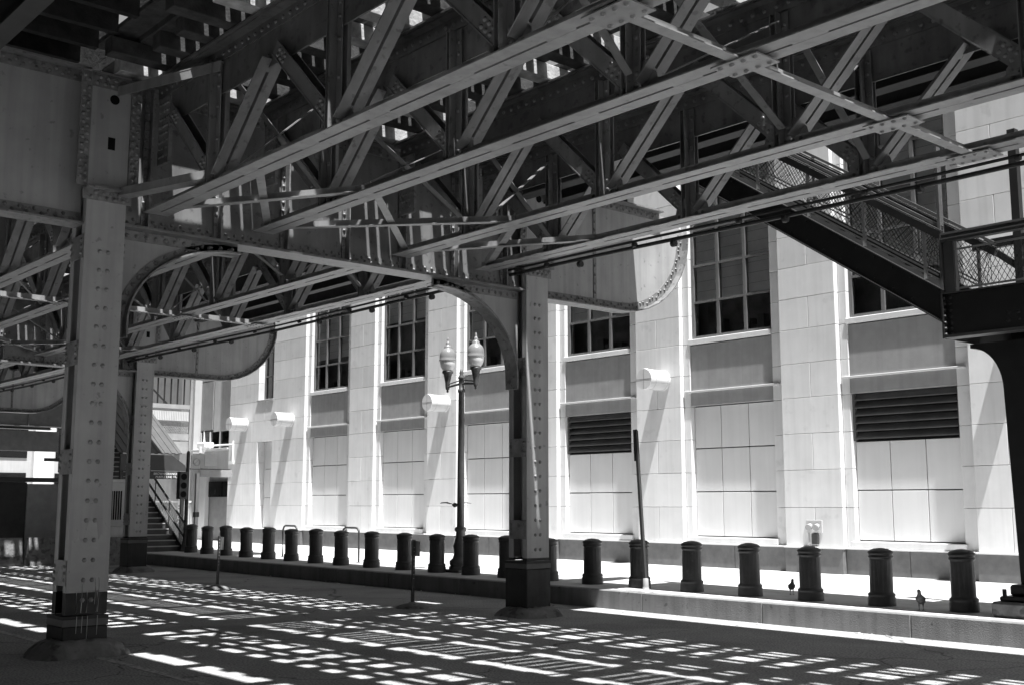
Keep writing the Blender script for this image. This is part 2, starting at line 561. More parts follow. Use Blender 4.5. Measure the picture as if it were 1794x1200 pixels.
def col_meshes(w, base_h, black_h, key):
    """local column: centre at 0,0; +X plate faces the street"""
    if key in MC: return MC[key]
    d = 0.22                     # half depth in X
    h = w / 2
    r = {}
    b = MB()
    z0 = black_h
    for sx in (-1, 1):
        b.box(sx * d, sx * (d - 0.02), -h, h, z0, 7.19)
        for sy in (-1, 1):
            b.box(sx * (d - 0.021), sx * (d - 0.11), sy * (h - 0.002), sy * (h - 0.018), z0, 7.19)
    b.box(-d + 0.03, d - 0.03, -0.012, 0.012, z0, 7.19)
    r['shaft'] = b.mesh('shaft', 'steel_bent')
    b = MB()
    for sx in (-1, 1):
        b.box(sx * d, sx * (d - 0.02), -h, h, base_h, z0 - 0.002)
        for sy in (-1, 1):
            b.box(sx * (d - 0.021), sx * (d - 0.11), sy * (h - 0.002), sy * (h - 0.018), base_h, z0 - 0.002)
    b.box(-d + 0.03, d - 0.03, -0.012, 0.012, base_h, z0 - 0.002)
    r['foot'] = b.mesh('painted_foot', 'black_paint')
    b = MB()
    for sy in (-1,):
        b.box(-d + 0.03, d - 0.012, sy * (h - 0.001), sy * (h + 0.012), 0, 0.3)
        for sx in (-1, 1):
            for q in (0.07, 0.15, 0.23):
                b.rivet((sx * (d - 0.06), sy * (h + 0.012), q), (0, sy, 0), 0.018)
    r['batten_z'] = [base_h + 0.34 + 1.32 * i for i in range(4) if base_h + 0.34 + 1.32 * i < 5.0]
    r['batten'] = b.mesh('batten_plate', 'steel_grimy')
    b = MB()
    z = base_h + 0.17
    while z < 5.1:
        for yy in (-0.052, 0.052):
            b.rivet((d, yy, z), (1, 0, 0), 0.032)
        z += 0.235
    r['rivets'] = b.mesh('rivets', 'steel')
    b = MB()
    e = 0.03
    b.cbox(-d - e - 0.03, d + e, -h - e, h + e - 0.02, -0.05, base_h - 0.13, 0.012)
    b.box(-d - e - 0.035, d + e + 0.004, -h - e - 0.004, h + e - 0.016, base_h - 0.05, base_h - 0.01)
    r['base'] = b.mesh('base_casing', 'black_paint')
    b = MB()
    b.box(-d - e - 0.033, d + e + 0.002, -h - e - 0.002, h + e - 0.018, base_h - 0.129, base_h - 0.051)
    r['band'] = b.mesh('casing_band', 'steel_dark')
    # cap, splice angle and openings in the head plate
    b = MB()
    b.box(d + 0.001, d + 0.02, -h - 0.06, h + 0.06, 5.52, 5.66)
    b.box(d + 0.001, d + 0.1, -h - 0.03, h + 0.03, 5.66, 5.685)
    b.box(d + 0.001, d + 0.022, -h - 0.02, h + 0.02, 6.98, 7.16)
    for yy in (-0.2, -0.1, 0, 0.1, 0.2):
        b.rivet((d + 0.02, yy, 5.56), (1, 0, 0), 0.02)
        b.rivet((d + 0.02, yy + 0.05, 5.62), (1, 0, 0), 0.02)
        b.rivet((d + 0.022, yy, 7.03), (1, 0, 0), 0.02)
        b.rivet((d + 0.022, yy + 0.04, 7.11), (1, 0, 0), 0.02)
    for sy in (-1, 1):
        b.box(d + 0.001, d + 0.016, sy * (h + 0.005), sy * (h + 0.14), 5.685, 7.16)
        z = 5.75
        while z < 7.12:
            b.rivet((d + 0.016, sy * (h + 0.045), z), (1, 0, 0), 0.018)
            b.rivet((d + 0.016, sy * (h + 0.1), z + 0.05), (1, 0, 0), 0.018)
            z += 0.1
    r['head'] = b.mesh('head_plate', 'steel_grimy')
    b = MB()
    b.disc((d + 0.003, 0.04, 6.86), (1, 0, 0), 0.062, 20, 0.006)
    r['holes'] = b.mesh('opening', 'hole')
    r['slot'] = MB().box(d + 0.001, d + 0.005, -0.02, 0.07, 6.2, 6.36).mesh('slot_opening', 'hole')
    MC[key] = r
    return r

def mound_mesh(key, rx, ry, h, seed):
    q = random.Random(seed)
    b = MB()
    n, rings = 22, 6
    v, f = [], []
    ph = [q.uniform(-0.12, 0.16) for _ in range(n)]
    for j in range(rings + 1):
        t = j / rings
        for k in range(n):
            a = 2 * math.pi * k / n
            g = 1 + 0.8 * ph[k] * t + q.uniform(-0.03, 0.03)
            rr = (0.45 + 0.55 * t) * g
            ca, sa = math.cos(a), math.sin(a)
            pw = 0.6
            cx = math.copysign(abs(ca) ** pw, ca); sy = math.copysign(abs(sa) ** pw, sa)
            zz = h * (1 - t ** 2.6) + q.uniform(-0.012, 0.012) * (1 - t) - 0.01 * t
            v.append((rx * rr * cx, ry * rr * sy, zz))
    for j in range(rings):
        for k in range(n):
            f.append((j * n + k, (j + 1) * n + k, (j + 1) * n + (k + 1) % n, j * n + (k + 1) % n))
    f.append(tuple(range(n)))
    b.add(v, f, True)
    return b.mesh('footing', 'concrete')

def build_bent_meshes():
    r = {}
    t = 0.012
    h = 0.24
    yl, yr = YL + h + 0.002, YM - h - 0.002
    # cross girder web + flanges (local X about the bent centre line)
    b = MB()
    b.box(-t, t, yl, yr, GB + 0.03, ZT - 0.03)
    for (z, s) in ((GB + 0.03, 1), (ZT - 0.03, -1)):
        b.box(-0.2, 0.2, yl, yr, z, z - s * 0.03)
        for sx in (-1, 1):
            b.box(sx * (t + 0.001), sx * (t + 0.018), yl, yr, z + s * 0.001, z + s * 0.15)
            b.box(sx * (t + 0.02), sx * 0.17, yl, yr, z + s * 0.001, z + s * 0.016)
    r['girder'] = b.mesh('girder_web', 'steel_web')
    b = MB()
    ys = [yl + 0.35 + i * 1.02 for i in range(7)]
    for y in ys:
        for sx in (-1, 1):
            b.box(sx * (t + 0.019), sx * (t + 0.034), y - 0.07, y + 0.07, GB + 0.05, ZT - 0.05)
            b.box(sx * (t + 0.035), sx * (t + 0.13), y - 0.008, y + 0.008, GB + 0.05, ZT - 0.05)
    r['stiff'] = b.mesh('stiffener', 'steel_grimy')
    b = MB()
    y = yl + 0.06
    while y < yr - 0.04:
        for z in (GB + 0.085, GB + 0.145, ZT - 0.085, ZT - 0.145):
            o = 0.05 if (int(z * 1000) % 2) else 0
            b.rivet((t + 0.018, y + o, z), (1, 0, 0), 0.018)
        y += 0.13
    for y in ys:
        z = GB + 0.26
        while z < ZT - 0.22:
            b.rivet((t + 0.034, y - 0.04, z), (1, 0, 0), 0.018)
            b.rivet((t + 0.034, y + 0.04, z + 0.06), (1, 0, 0), 0.018)
            z += 0.12
    r['girder_rivets'] = b.mesh('rivets', 'rivet')
    # outer cantilever bracket (plate with a rounded nose), drawn for the +Y side; mirrored for -Y
    c0 = h + 0.002
    def bracket(sgn, yc, zb):
        yy = lambda u: yc + sgn * u
        path = [(yy(c0), zb), (yy(1.2), zb + 0.005)] + [(yy(2.2 + 1.76 * math.sin(R(a))), zb + 1.62 - 1.615 * math.cos(R(a))) for a in range(0, 91, 10)]
        outl = path + [(yy(3.95), zb + 1.75), (yy(3.5), zb + 1.93), (yy(c0), zb + 1.97)]
        p = MB()
        p.poly(outl if sgn > 0 else outl[::-1], -t, t)
        f = MB()
        pts = path if sgn > 0 else path
        f.strip(pts, -0.16, 0.16, -sgn * 0.025)
        f.box(-0.16, 0.16, yy(c0), yy(3.3), zb + 1.972, zb + 2.0)
        for sx in (-1, 1):
            a0, a1 = (t + 0.001, t + 0.016) if sx > 0 else (-t - 0.016, -t - 0.001)
            f.strip(pts, a0, a1, sgn * 0.14)
            f.box(a0, a1, yy(c0), yy(3.3), zb + 1.83, zb + 1.968)
            f.box(a0, a1 , yy(1.53), yy(1.6), zb + 0.15, zb + 1.82)
        q = MB()
        # walk the path for rivets
        acc = 0
        for i in range(len(pts) - 1):
            a, c = Vector(pts[i]), Vector(pts[i + 1])
            L = (c - a).length
            n = max(1, int(L / 0.085))
            dr = (c - a) / L
            nn = Vector((-dr.y, dr.x)) * sgn
            for k in range(n):
                P = a + (c - a) * ((k + 0.5) / n) + nn * (0.05 if k % 2 else 0.1)
                q.rivet((t + 0.016, P.x, P.y), (1, 0, 0), 0.018)
        u = c0 + 0.08
        k = 0
        while u < 3.25:
            q.rivet((t + 0.016, yy(u), zb + (1.88 if k % 2 else 1.93)), (1, 0, 0), 0.018)
            u += 0.08; k += 1
        z = zb + 0.25
        while z < zb + 1.8:
            q.rivet((t + 0.016, yy(1.565), z), (1, 0, 0), 0.018)
            z += 0.16
        return p, f, q
    for nm, sgn, yc, zb in (('R', 1, YM, 5.22), ('L', -1, YL, 5.24)):
        p, f, q = bracket(sgn, yc, zb)
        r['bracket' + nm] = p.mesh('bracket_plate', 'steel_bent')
        r['flange' + nm] = f.mesh('bracket_flange', 'steel_grimy')
        r['brivets' + nm] = q.mesh('rivets', 'rivet')
    # knee braces (curved inner corners)
    def knee(sgn, yc, ry, rz):
        y0 = yc + sgn * (h + 0.016)
        cy, cz = y0 + sgn * ry, GB - rz
        crv = [(cy - sgn * ry * math.cos(R(a)), cz + rz * math.sin(R(a))) for a in range(0, 91, 6)]
        low = [(y0, cz - 0.12)] + [(y0 + sgn * 0.1, cz - 0.12)] + [(p[0] + sgn * 0.1 * (1 - i / 15), p[1] - 0.1 * i / 15) for i, p in enumerate(crv)]
        outl = [(y0, GB - 0.001)] + low
        outl = [(y0, GB - 0.001), (y0, cz - 0.12)] + [(y0 + sgn * 0.1, cz - 0.12)] + [(p[0] + sgn * 0.1 * (1 - i / 15), p[1] - 0.1 * i / 15) for i, p in enumerate(crv)] + [(crv[-1][0], GB - 0.001)]
        p = MB()
        p.poly(outl if sgn < 0 else outl[::-1], -t, t)
        edge = outl[2:-1]
        f = MB()
        f.strip(edge, -0.15, 0.15, sgn * 0.022 * -1)
        for sx in (-1, 1):
            a0, a1 = (t + 0.001, t + 0.016) if sx > 0 else (-t - 0.016, -t - 0.001)
            f.strip(edge, a0, a1, sgn * 0.1)
            f.box(a0, a1, y0, crv[-1][0], GB - 0.13, GB - 0.002)
        q = MB()
        for i in range(len(edge) - 1):
            a, c = Vector(edge[i]), Vector(edge[i + 1])
            dr = (c - a).normalized()
            nn = Vector((-dr.y, dr.x)) * sgn
            P = (a + c) / 2 + nn * 0.055
            q.rivet((t + 0.016, P.x, P.y), (1, 0, 0), 0.022)
        y = y0 + sgn * 0.1
        while abs(y - y0) < ry - 0.1:
            q.rivet((t + 0.016, y, GB - 0.07), (1, 0, 0), 0.02)
            y += sgn * 0.13
        return p, f, q
    for nm, sgn, yc, ry, rz in (('KL', 1, YL, 1.66, 1.28), ('KR', -1, YM, 1.76, 1.5)):
        p, f, q = knee(sgn, yc, ry, rz)
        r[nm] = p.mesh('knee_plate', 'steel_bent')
        r[nm + 'f'] = f.mesh('knee_flange', 'steel_grimy')
        r[nm + 'r'] = q.mesh('rivets', 'rivet')
    return r

BM = build_bent_meshes()
bent_labels = [
    'riveted steel bent nearest the right, carrying the track beside the camera',
    'large riveted steel bent in the foreground with two columns and a rounded bracket nose',
    'second riveted steel bent behind the foreground one, dark rounded nose above the stair',
    'third riveted steel bent, far down the street behind the left foreground column',
    'farthest riveted steel bent at the end of the elevated track',
]
def stuff_inst(name, me, parent, loc=(0, 0, 0)):
    o = inst(name, me, parent, loc)
    o['kind'] = 'stuff'
    return o
for bi, bx in enumerate(BENTS):
    if bi == 0: continue
    t = thing('steel_bent', (bx, 0, 0), bent_labels[bi], 'bent', 'steel bents of the elevated railway')
    for side, yc in (('L', YL), ('M', YM)):
        if side == 'L' and bi == 1:
            cm = col_meshes(0.5, 0.48, 0.74, 'colL1'); mound = mound_mesh('mL', 0.5, 0.56, 0.2, 3)
        else:
            cm = col_meshes(0.48, 0.88, 0.92, 'colM'); mound = mound_mesh('mM', 0.5, 0.5, 0.15, 5 + bi)
        c = inst('column', cm['shaft'], t, (0, yc, 0))
        inst('painted_foot', cm['foot'], c)
        inst('base_casing', cm['base'], c)
        inst('casing_band', cm['band'], c)
        for z in cm['batten_z']:
            inst('batten_plate', cm['batten'], c, (0, 0, z))
            inst('batten_plate', cm['batten'], c, (0, 0, z), (0, 0, math.pi))
        inst('head_plate', cm['head'], c)
        inst('opening', cm['holes'], c)
        inst('slot_opening', cm['slot'], c)
        stuff_inst('rivets', cm['rivets'], c)
        inst('footing', mound, c, (0.02, 0.0, 0))
        if side == 'L' and bi == 1:
            q = random.Random(4)
            up = [(-0.21 + 0.42 * i / 12, 1.42 + q.uniform(-0.12, 0.12) + (0.12 if 4 < i < 9 else 0)) for i in range(13)]
            b = MB()
            b.poly([(-0.22, 0.76), (0.2, 0.76)] + up[::-1], 0.2205, 0.2215)
            b.build('repaint_patch', 'steel_pale', c)
            for k in range(7):
                yy = q.uniform(-0.16, 0.16); zz = q.uniform(0.72, 0.95); ln = q.uniform(0.25, 0.55)
                b = MB()
                b.tube([(0.222, yy, zz), (0.222, yy + 0.005, zz - ln * 0.5), (0.222, yy - 0.002, max(zz - ln, 0.5))], [0.006, 0.004, 0.003], 5)
                if zz - ln < 0.5: b.tube([(0.272, yy, 0.47), (0.272, yy - 0.004, q.uniform(0.12, 0.3))], [0.004, 0.003], 5)
                b.build('paint_drip', 'lightgrey', c)
    g = inst('cross_girder', BM['girder'], t)
    inst('stiffener', BM['stiff'], g)
    stuff_inst('rivets', BM['girder_rivets'], g)
    for nm in ('R', 'L'):
        p = inst('cantilever_bracket', BM['bracket' + nm], t)
        inst('bracket_flange', BM['flange' + nm], p)
        stuff_inst('rivets', BM['brivets' + nm], p)
    for nm in ('KL', 'KR'):
        p = inst('knee_brace', BM[nm], t)
        inst('knee_flange', BM[nm + 'f'], p)
        stuff_inst('rivets', BM[nm + 'r'], p)

# ------------------------------------------------------------------ trusses
PAN = 2.64
NODES = [1.9 + PAN * i for i in range(6)]          # from the left bent of a span (local x = 0)
def double_angle(b, p0, p1, leg=0.15, gap=0.03, up=0.11, tk=0.014, flip=1):
    """two back-to-back angles: flanges spread along Y, seen from below as a slotted strip"""
    p0, p1 = Vector(p0), Vector(p1)
    L = (p1 - p0).length
    for sy in (-1, 1):
        b.bar(p0, p1, leg, tk, off=(sy * (gap / 2 + leg / 2), 0))
        b.bar(p0, p1, tk, up, off=(sy * (gap / 2 + tk / 2), flip * (up / 2 + tk / 2 + 0.001)))
    n = max(2, int(round(L / 1.31)) + 1)
    for i in range(n):
        c = p0 + (p1 - p0) * (i / (n - 1)) if n > 1 else p0
        d = (p1 - p0) / L * 0.17
        a, e = c - d, c + d
        if i == 0: a = p0
        if i == n - 1: e = p1
        b.bar(a, e, gap - 0.002, tk * 0.8, off=(0, 0))

def truss_parts():
    P = []
    L0, L1 = 0.21, SPAN - 0.21
    # top chord
    b = MB()
    b.box(L0, L1, -0.011, 0.011, 6.6, ZT - 0.03)
    b.box(L0, L1, -0.19, 0.19, ZT - 0.029, ZT - 0.004)
    for sy in (-1, 1):
        b.box(L0, L1, sy * 0.012, sy * 0.03, ZT - 0.19, ZT - 0.031)
        b.box(L0, L1, sy * 0.031, sy * 0.15, ZT - 0.046, ZT - 0.031)
    P.append(('top_chord', b.mesh('top_chord', 'steel_shade'), None))
    b = MB()
    x = L0 + 0.1
    while x < L1 - 0.05:
        for sy in (-1, 1):
            b.rivet((x, sy * 0.03, ZT - 0.12), (0, sy, 0), 0.019)
        x += 0.155
    P.append(('rivets', b.mesh('rivets', 'rivet'), 'top_chord'))
    # bottom chord
    b = MB()
    double_angle(b, (L0, 0, ZB + 0.01), (L1, 0, ZB + 0.01))
    P.append(('bottom_chord', b.mesh('bottom_chord', 'steel'), None))
    b = MB(); q = MB()
    b.polyy([(-0.3, 0.03), (0.3, 0.03), (0.26, 0.2), (0.1, 0.36), (-0.1, 0.36), (-0.26, 0.2)], -0.006, 0.006)
    gm = b.mesh('gusset_plate', 'steel_grimy')
    for x in NODES:
        if x > L1 - 0.3: continue
        P.append(('gusset_plate', gm, (x, 0, ZB)))
        for dx in (-0.2, -0.1, 0, 0.1, 0.2):
            for sy in (-1, 1):
                q.rivet((x + dx, sy * 0.032, ZB + 0.085), (0, sy, 0), 0.017)
    P.append(('rivets', q.mesh('rivets', 'rivet'), 'bottom_chord'))
    # verticals
    b = MB()
    for sy in (-1, 1):
        b.box(-0.095, 0.095, sy * 0.028, sy * 0.04, 0, 6.95 - ZB)
        b.box(-0.006 if sy > 0 else -0.006, 0.006, sy * 0.041, sy * 0.13, 0, 6.95 - ZB)
        b.box(-0.09, -0.078, sy * 0.041, sy * 0.11, 0, 6.95 - ZB)
    for z in (0.09, 0.2, 0.55, 0.95, 1.2, 1.34):
        for dx in (-0.05, 0.05):
            for sy in (-1, 1):
                b.rivet((dx, sy * 0.04, z), (0, sy, 0), 0.018)
    vm = b.mesh('vertical', 'steel_web')
    for x in NODES:
        P.append(('vertical', vm, (x, 0, ZB + 0.03)))
    # diagonals
    def diag(x0, z0, x1, z1, slotted):
        b = MB()
        p0, p1 = (0, 0, 0), (x1 - x0, 0, z1 - z0)
        if slotted:
            double_angle(b, p0, p1, leg=0.12, gap=0.035, up=0.09)
        else:
            d = Vector(p1)
            b.bar(p0, p1, 0.17, 0.014)
            b.bar(p0, p1, 0.014, 0.16, off=(0.07, 0.087))
            b.bar(p0, p1, 0.014, 0.16, off=(-0.07, 0.087))
            n = d.normalized()
            up = Vector((0, 1, 0)).cross(n)
            if up.z < 0: up = -up
            for k in (0.12, 0.2, 0.28):
                for e in (d * 0 + n * k, d - n * k):
                    for q in (0.05, 0.12):
                        for sy in (-1, 1):
                            b.rivet(e + up * q + Vector((0, sy * 0.077, 0)), (0, sy, 0), 0.017)
        return b.mesh('diagonal', 'steel_web')
    zt = 6.68
    dm1 = diag(0.12, ZB + 0.12, PAN / 2 - 0.06, zt, True)
    dm2 = diag(-0.12, ZB + 0.12, -PAN / 2 + 0.06, zt, False)
    for i, x in enumerate(NODES):
        if x + PAN / 2 < L1: P.append(('diagonal', dm1, (x + 0.12, 0, ZB + 0.12)))
        if x - PAN / 2 > L0 or i == 0: P.append(('diagonal', dm2, (x - 0.12, 0, ZB + 0.12)))
    # end post with a rivet field
    b = MB()
    b.box(0, 0.33, -0.024, 0.024, 6.1, ZT - 0.2)
    for i in range(4):
        for j in range(8):
            b.rivet((0.06 + i * 0.07, -0.024, 6.2 + j * 0.1), (0, -1, 0), 0.016)
    em = b.mesh('end_plate', 'steel_grimy')
    for x in (L0 + 0.02, L1 - 0.35):
        P.append(('end_plate', em, (x, 0, 0)))
    return P
TP = truss_parts()
ords = ('nearest', 'second', 'third', 'farthest')
span_txt = ('of the right-hand span, its slotted bottom chord running out of the picture',
            'of the span behind the foreground bent, seen under its cross girder',
            'of the span beyond the second bent, small in the distance',
            'of the last span at the end of the street')
first = None
for si in range(4):
    x0 = BENTS[si + 1]
    for ti, ty in enumerate(TY):
        t = thing('steel_truss', (x0, ty, 0), '%s steel truss %s' % (ords[ti], span_txt[si]), 'truss', 'trusses under the tracks')
        made = {}
        for nm, me, par in TP:
            if isinstance(par, str):
                o = inst(nm, me, made[par])
            else:
                o = inst(nm, me, t, par if par else (0, 0, 0))
                made.setdefault(nm, o)
            if nm == 'rivets': o['kind'] = 'stuff'
        if first is None: first = t
# cross struts and bracing between the trusses
def brace(p0, p1, w, label, name='cross_strut', first_plate=True):
    b = MB()
    b.bar(p0, p1, w, 0.014, side=(1, 0, 0))
    b.bar(p0, p1, 0.014, 0.1, side=(1, 0, 0), off=(-w / 2 + 0.007, 0.058))
    for q in ((p0, p1) if first_plate else (p1,)):
        c = Vector(q)
        b.box(c.x - 0.24, c.x + 0.24, c.y - 0.16, c.y + 0.16, c.z - 0.022, c.z - 0.009)
        for i in range(4):
            for j in (-1, 1):
                b.rivet((c.x - 0.18 + i * 0.12, c.y + j * 0.1, c.z - 0.022), (0, 0, -1), 0.017)
    return b.build(name, 'steel', None, label=label, cat='brace', group='steel braces between the trusses')
zs = ZB - 0.012
pairs = ((0, 1), (1, 2), (2, 3))
pn = ('from nearest to second truss', 'from second to third truss', 'from third to farthest truss')
for si, sx in ((0, 'right-hand span'), (1, 'span behind the foreground bent')):
    x0 = BENTS[si + 1]
    for (a, c), nm in zip(pairs, pn):
        brace((x0 + 8.42, TY[a], zs), (x0 + 8.42, TY[c], zs), 0.12, 'straight steel strut %s, middle of %s' % (nm, sx), first_plate=(a == 0))
    for (a, c), nm in zip(pairs, pn):
        z = zs + 0.05
        b = MB()
        b.bar((x0 + 0.35, TY[a], z), (x0 + 2.9, TY[c], z), 0.1, 0.012, side=(1, 0, 0))
        b.bar((x0 + 0.35, TY[a], z), (x0 + 2.9, TY[c], z), 0.012, 0.09, side=(1, 0, 0), off=(-0.044, 0.052))
        b.bar((x0 + 2.9, TY[a], z + 0.03), (x0 + 0.35, TY[c], z + 0.03), 0.1, 0.012, side=(1, 0, 0))
        b.bar((x0 + 2.9, TY[a], z + 0.03), (x0 + 0.35, TY[c], z + 0.03), 0.012, 0.09, side=(1, 0, 0), off=(-0.044, 0.052))
        b.build('cross_bracing', 'steel', None, label='crossed lower bracing %s, left end of %s' % (nm, sx), cat='brace', group='steel braces between the trusses')
        for k, where in ((NODES[0], 'left end'), (NODES[2], 'middle'), (NODES[4], 'right end')):
            xx = x0 + k + 0.02
            b = MB()
            b.bar((xx, TY[a] + 0.14, ZB + 0.2), (xx, TY[c] - 0.14, ZT - 0.35), 0.09, 0.012, side=(1, 0, 0))
            b.bar((xx + 0.03, TY[c] - 0.14, ZB + 0.2), (xx + 0.03, TY[a] + 0.14, ZT - 0.35), 0.09, 0.012, side=(1, 0, 0))
            b.build('sway_frame', 'steel_web', None, label='X-shaped frame %s, %s of %s' % (nm, where, sx), cat='brace', group='sway frames between the trusses')
b = MB()
b.bar((CX0 + 0.3, YL + 0.1, 7.0), (CX0 + 2.0, TY[0], 6.98), 0.14, 0.014, side=(1, 0, 0))
b.bar((CX0 + 0.3, YL + 0.1, 7.0), (CX0 + 2.0, TY[0], 6.98), 0.014, 0.12, side=(1, 0, 0), off=(0.06, -0.06))
b.build('top_brace', 'steel', None, label='short top brace from the left foreground column head to the nearest truss', cat='brace')
b = MB()
b.bar((CX0 + 0.25, YL + 0.2, ZB + 0.15), (CX0 + NODES[0], TY[0], ZB + 0.12), 0.15, 0.014, side=(1, 0, 0))
b.bar((CX0 + 0.25, YL + 0.2, ZB + 0.15), (CX0 + NODES[0], TY[0], ZB + 0.12), 0.014, 0.1, side=(1, 0, 0), off=(0.06, 0.05))
b.build('lower_brace', 'steel', None, label='short lower brace from the left foreground column to the nearest truss chord', cat='brace')

# ------------------------------------------------------------------ tracks
XA, XE = -62.0, 44.0
def tie_mesh(l, key, m):
    b = MB()
    b.cbox(-0.11, 0.11, 0, l, 0, 0.2, 0.008)
    return b.mesh('tie', m)
tracks = [
    # name, tie y range, long-tie y range, rails, guards (y0, y1)
    ('track of timber ties above the two nearer trusses', (5.38, 7.78), (5.08, 8.88), (5.8, 7.24), ((5.4, 5.66), (5.92, 6.06), (6.98, 7.12), (7.5, 7.76)), ((6.3, 6.49), (6.55, 6.75))),
    ('track of timber ties above the two farther trusses, beside the far platform', (8.87, 11.3), (8.8, 11.42), (9.33, 10.77), ((8.9, 9.2), (9.45, 9.62), (10.48, 10.64), (10.94, 11.04), (11.14, 11.3)), ((9.86, 10.02), (10.08, 10.24))),
]
TR = []
for (lab, ty, tl, rails, guards, mid) in tracks:
    t = thing('railway_track', (0, 0, 0), lab, 'track', 'tracks on the elevated structure')
    TR.append(t)
    ms = [tie_mesh(ty[1] - ty[0], 0, 'timber'), tie_mesh(ty[1] - ty[0] + 0.1, 0, 'timber_sunlit')]
    ml = tie_mesh(tl[1] - tl[0], 0, 'timber')
    x, i = XA, 0
    while x < XE:
        jx = rnd.uniform(-0.09, 0.09)
        if i % 3 == 0:
            o = inst('tie', ml, t, (x + jx, tl[0] + rnd.uniform(-0.04, 0.04), ZT + 0.02))
        else:
            o = inst('tie', ms[1 if rnd.random() < 0.6 else 0], t, (x + jx, ty[0] + rnd.uniform(-0.05, 0.05), ZT + 0.02))
        o.rotation_euler.z = rnd.uniform(-0.012, 0.012)
        x += 0.58
        i += 1
    zt = ZT + 0.222
    for y in rails:
        b = MB()
        b.box(XA, XE, y - 0.07, y + 0.07, zt, zt + 0.02)
        b.box(XA, XE, y - 0.01, y + 0.01, zt + 0.021, zt + 0.12)
        b.box(XA, XE, y - 0.035, y + 0.035, zt + 0.121, zt + 0.16)
        b.build('rail', 'rail', t)
    for (y0, y1) in guards:
        x = XA
        while x < XE:
            MB().cbox(x, x + 5.1, y0, y1, zt, zt + 0.15, 0.01).build('guard_timber', 'timber', t)
            x += 5.16
    x = XA
    while x < XE:
        for m0, m1 in mid:
            if rnd.random() < 0.9:
                MB().cbox(x, x + 3.0, m0, m1, zt, zt + 0.06, 0.006).build('centre_board', 'timber', t)
        x += 3.1
b = MB()
x = XA
while x < XE:
    b = MB().cbox(x, x + 1.5, 5.41, 5.45, ZT + 0.374, ZT + 0.95, 0.004)
    b.build('sky_screen_board', 'timber', TR[0])  # added boards, placed to screen off the bright sky above the near track
    x += 2.2
MB().cbox(-13.9, -11.1, 5.1, 5.4, ZT + 0.3, ZT + 0.36, 0.004).build('cover_board', 'timber', TR[0])
t = thing('track_walkway', (0, 0, 0), 'plank walkway running between the two tracks', 'walkway')
pm = MB().cbox(-0.095, 0.095, 0, 0.78, 0, 0.045, 0.004).mesh('plank', 'timber')
x = XA
while x < 4.6:
    inst('plank', pm, t, (x, 7.96 + rnd.uniform(-0.01, 0.01), ZT + 0.26))
    x += 0.225
for y in (8.02, 8.58):
    MB().box(XA, XE, y, y + 0.07, ZT + 0.222, ZT + 0.259).build('plank_bearer', 'timber', t)

# ------------------------------------------------------------------ platforms
def platform(label, rects, joist_y, edge=None):
    t = thing('station_platform', (0, 0, 0), label, 'platform')
    for (x0, x1, y0, y1) in rects:
        MB().box(x0, x1, y0, y1, 7.72, 7.8).build('platform_deck', 'timber_dark', t)
        x = x0 + 0.3
        jm = MB().box(-0.05, 0.05, y0 + 0.02, y1 - 0.02, 7.45, 7.718).mesh('joist', 'timber_dark')
        while x < x1:
            inst('joist', jm, t, (x, 0, 0))
            x += 0.62 if -46 < x < 6 else 1.3
    for (x0, x1, y) in joist_y:
        b = MB()
        b.box(x0, x1, y - 0.01, y + 0.01, 6.82, 7.42)
        for z in (6.82, 7.42):
            b.box(x0, x1, y - 0.11, y + 0.11, z - 0.02, z)
        for sy in (-1, 1):
            b.box(x0, x1, y + sy * 0.011, y + sy * 0.024, 7.28, 7.398)
        b.build('stringer', 'hoard', t)
platform('dark timber platform above the stair side, its outer edge over the sidewalk',
         [(XA, -42.0, 11.42, 16.7), (-41.999, -32.4, 11.42, 15.3), (-32.399, -27.6, 11.42, 16.7), (-27.599, -14.8, 11.42, 15.1), (-14.799, -11.7, 11.42, 12.06), (-14.799, -11.7, 12.2, 15.1), (-11.699, 44, 11.42, 13.12)],
         [(XA, -14.09, 15.1), (XA, 44, 12.9), (XA, -14.09, 14.2), (-14.05, 44, 12.3)])
platform('dark timber platform over the near side of the street, top left corner',
         [(XA, 44, 1.9, 5.12)], [(XA, 44, 2.3), (XA, 44, 3.6)])

# ------------------------------------------------------------------ conduits along the far truss
cl = ('uppermost thin conduit', 'bright thin conduit second from the top', 'thick dark cable third from the top', 'thick dark lowest cable')
for i, (y, z, r, m) in enumerate(((11.98, 5.72, 0.014, 'cable'), (12.06, 5.66, 0.016, 'cable'), (12.16, 5.6, 0.02, 'cable_dark'), (12.22, 5.53, 0.03, 'cable_dark'))):
    b = MB()
    pts = []
    x = XA
    while x <= 6:
        sag = 0.02 * math.sin((x - CX0) / SPAN * math.pi) ** 2
        pts.append((x, y + 0.012 * math.sin(x * 0.9 + i), z - sag * (1 + 0.5 * i)))
        x += 0.9
    b.tube(pts, r, 8)
    x = XA + 0.7 * i
    while x < 6:
        b.tube([(x - 0.03, y, z - 0.02 - 0.02 * i), (x + 0.03, y, z - 0.02 - 0.02 * i)], r * 1.5 + 0.008, 8)
        x += 1.9
    b.build('conduit', m, None, label='%s of the bundle running along the farthest truss' % cl[i], cat='conduit', group='conduits along the farthest truss')

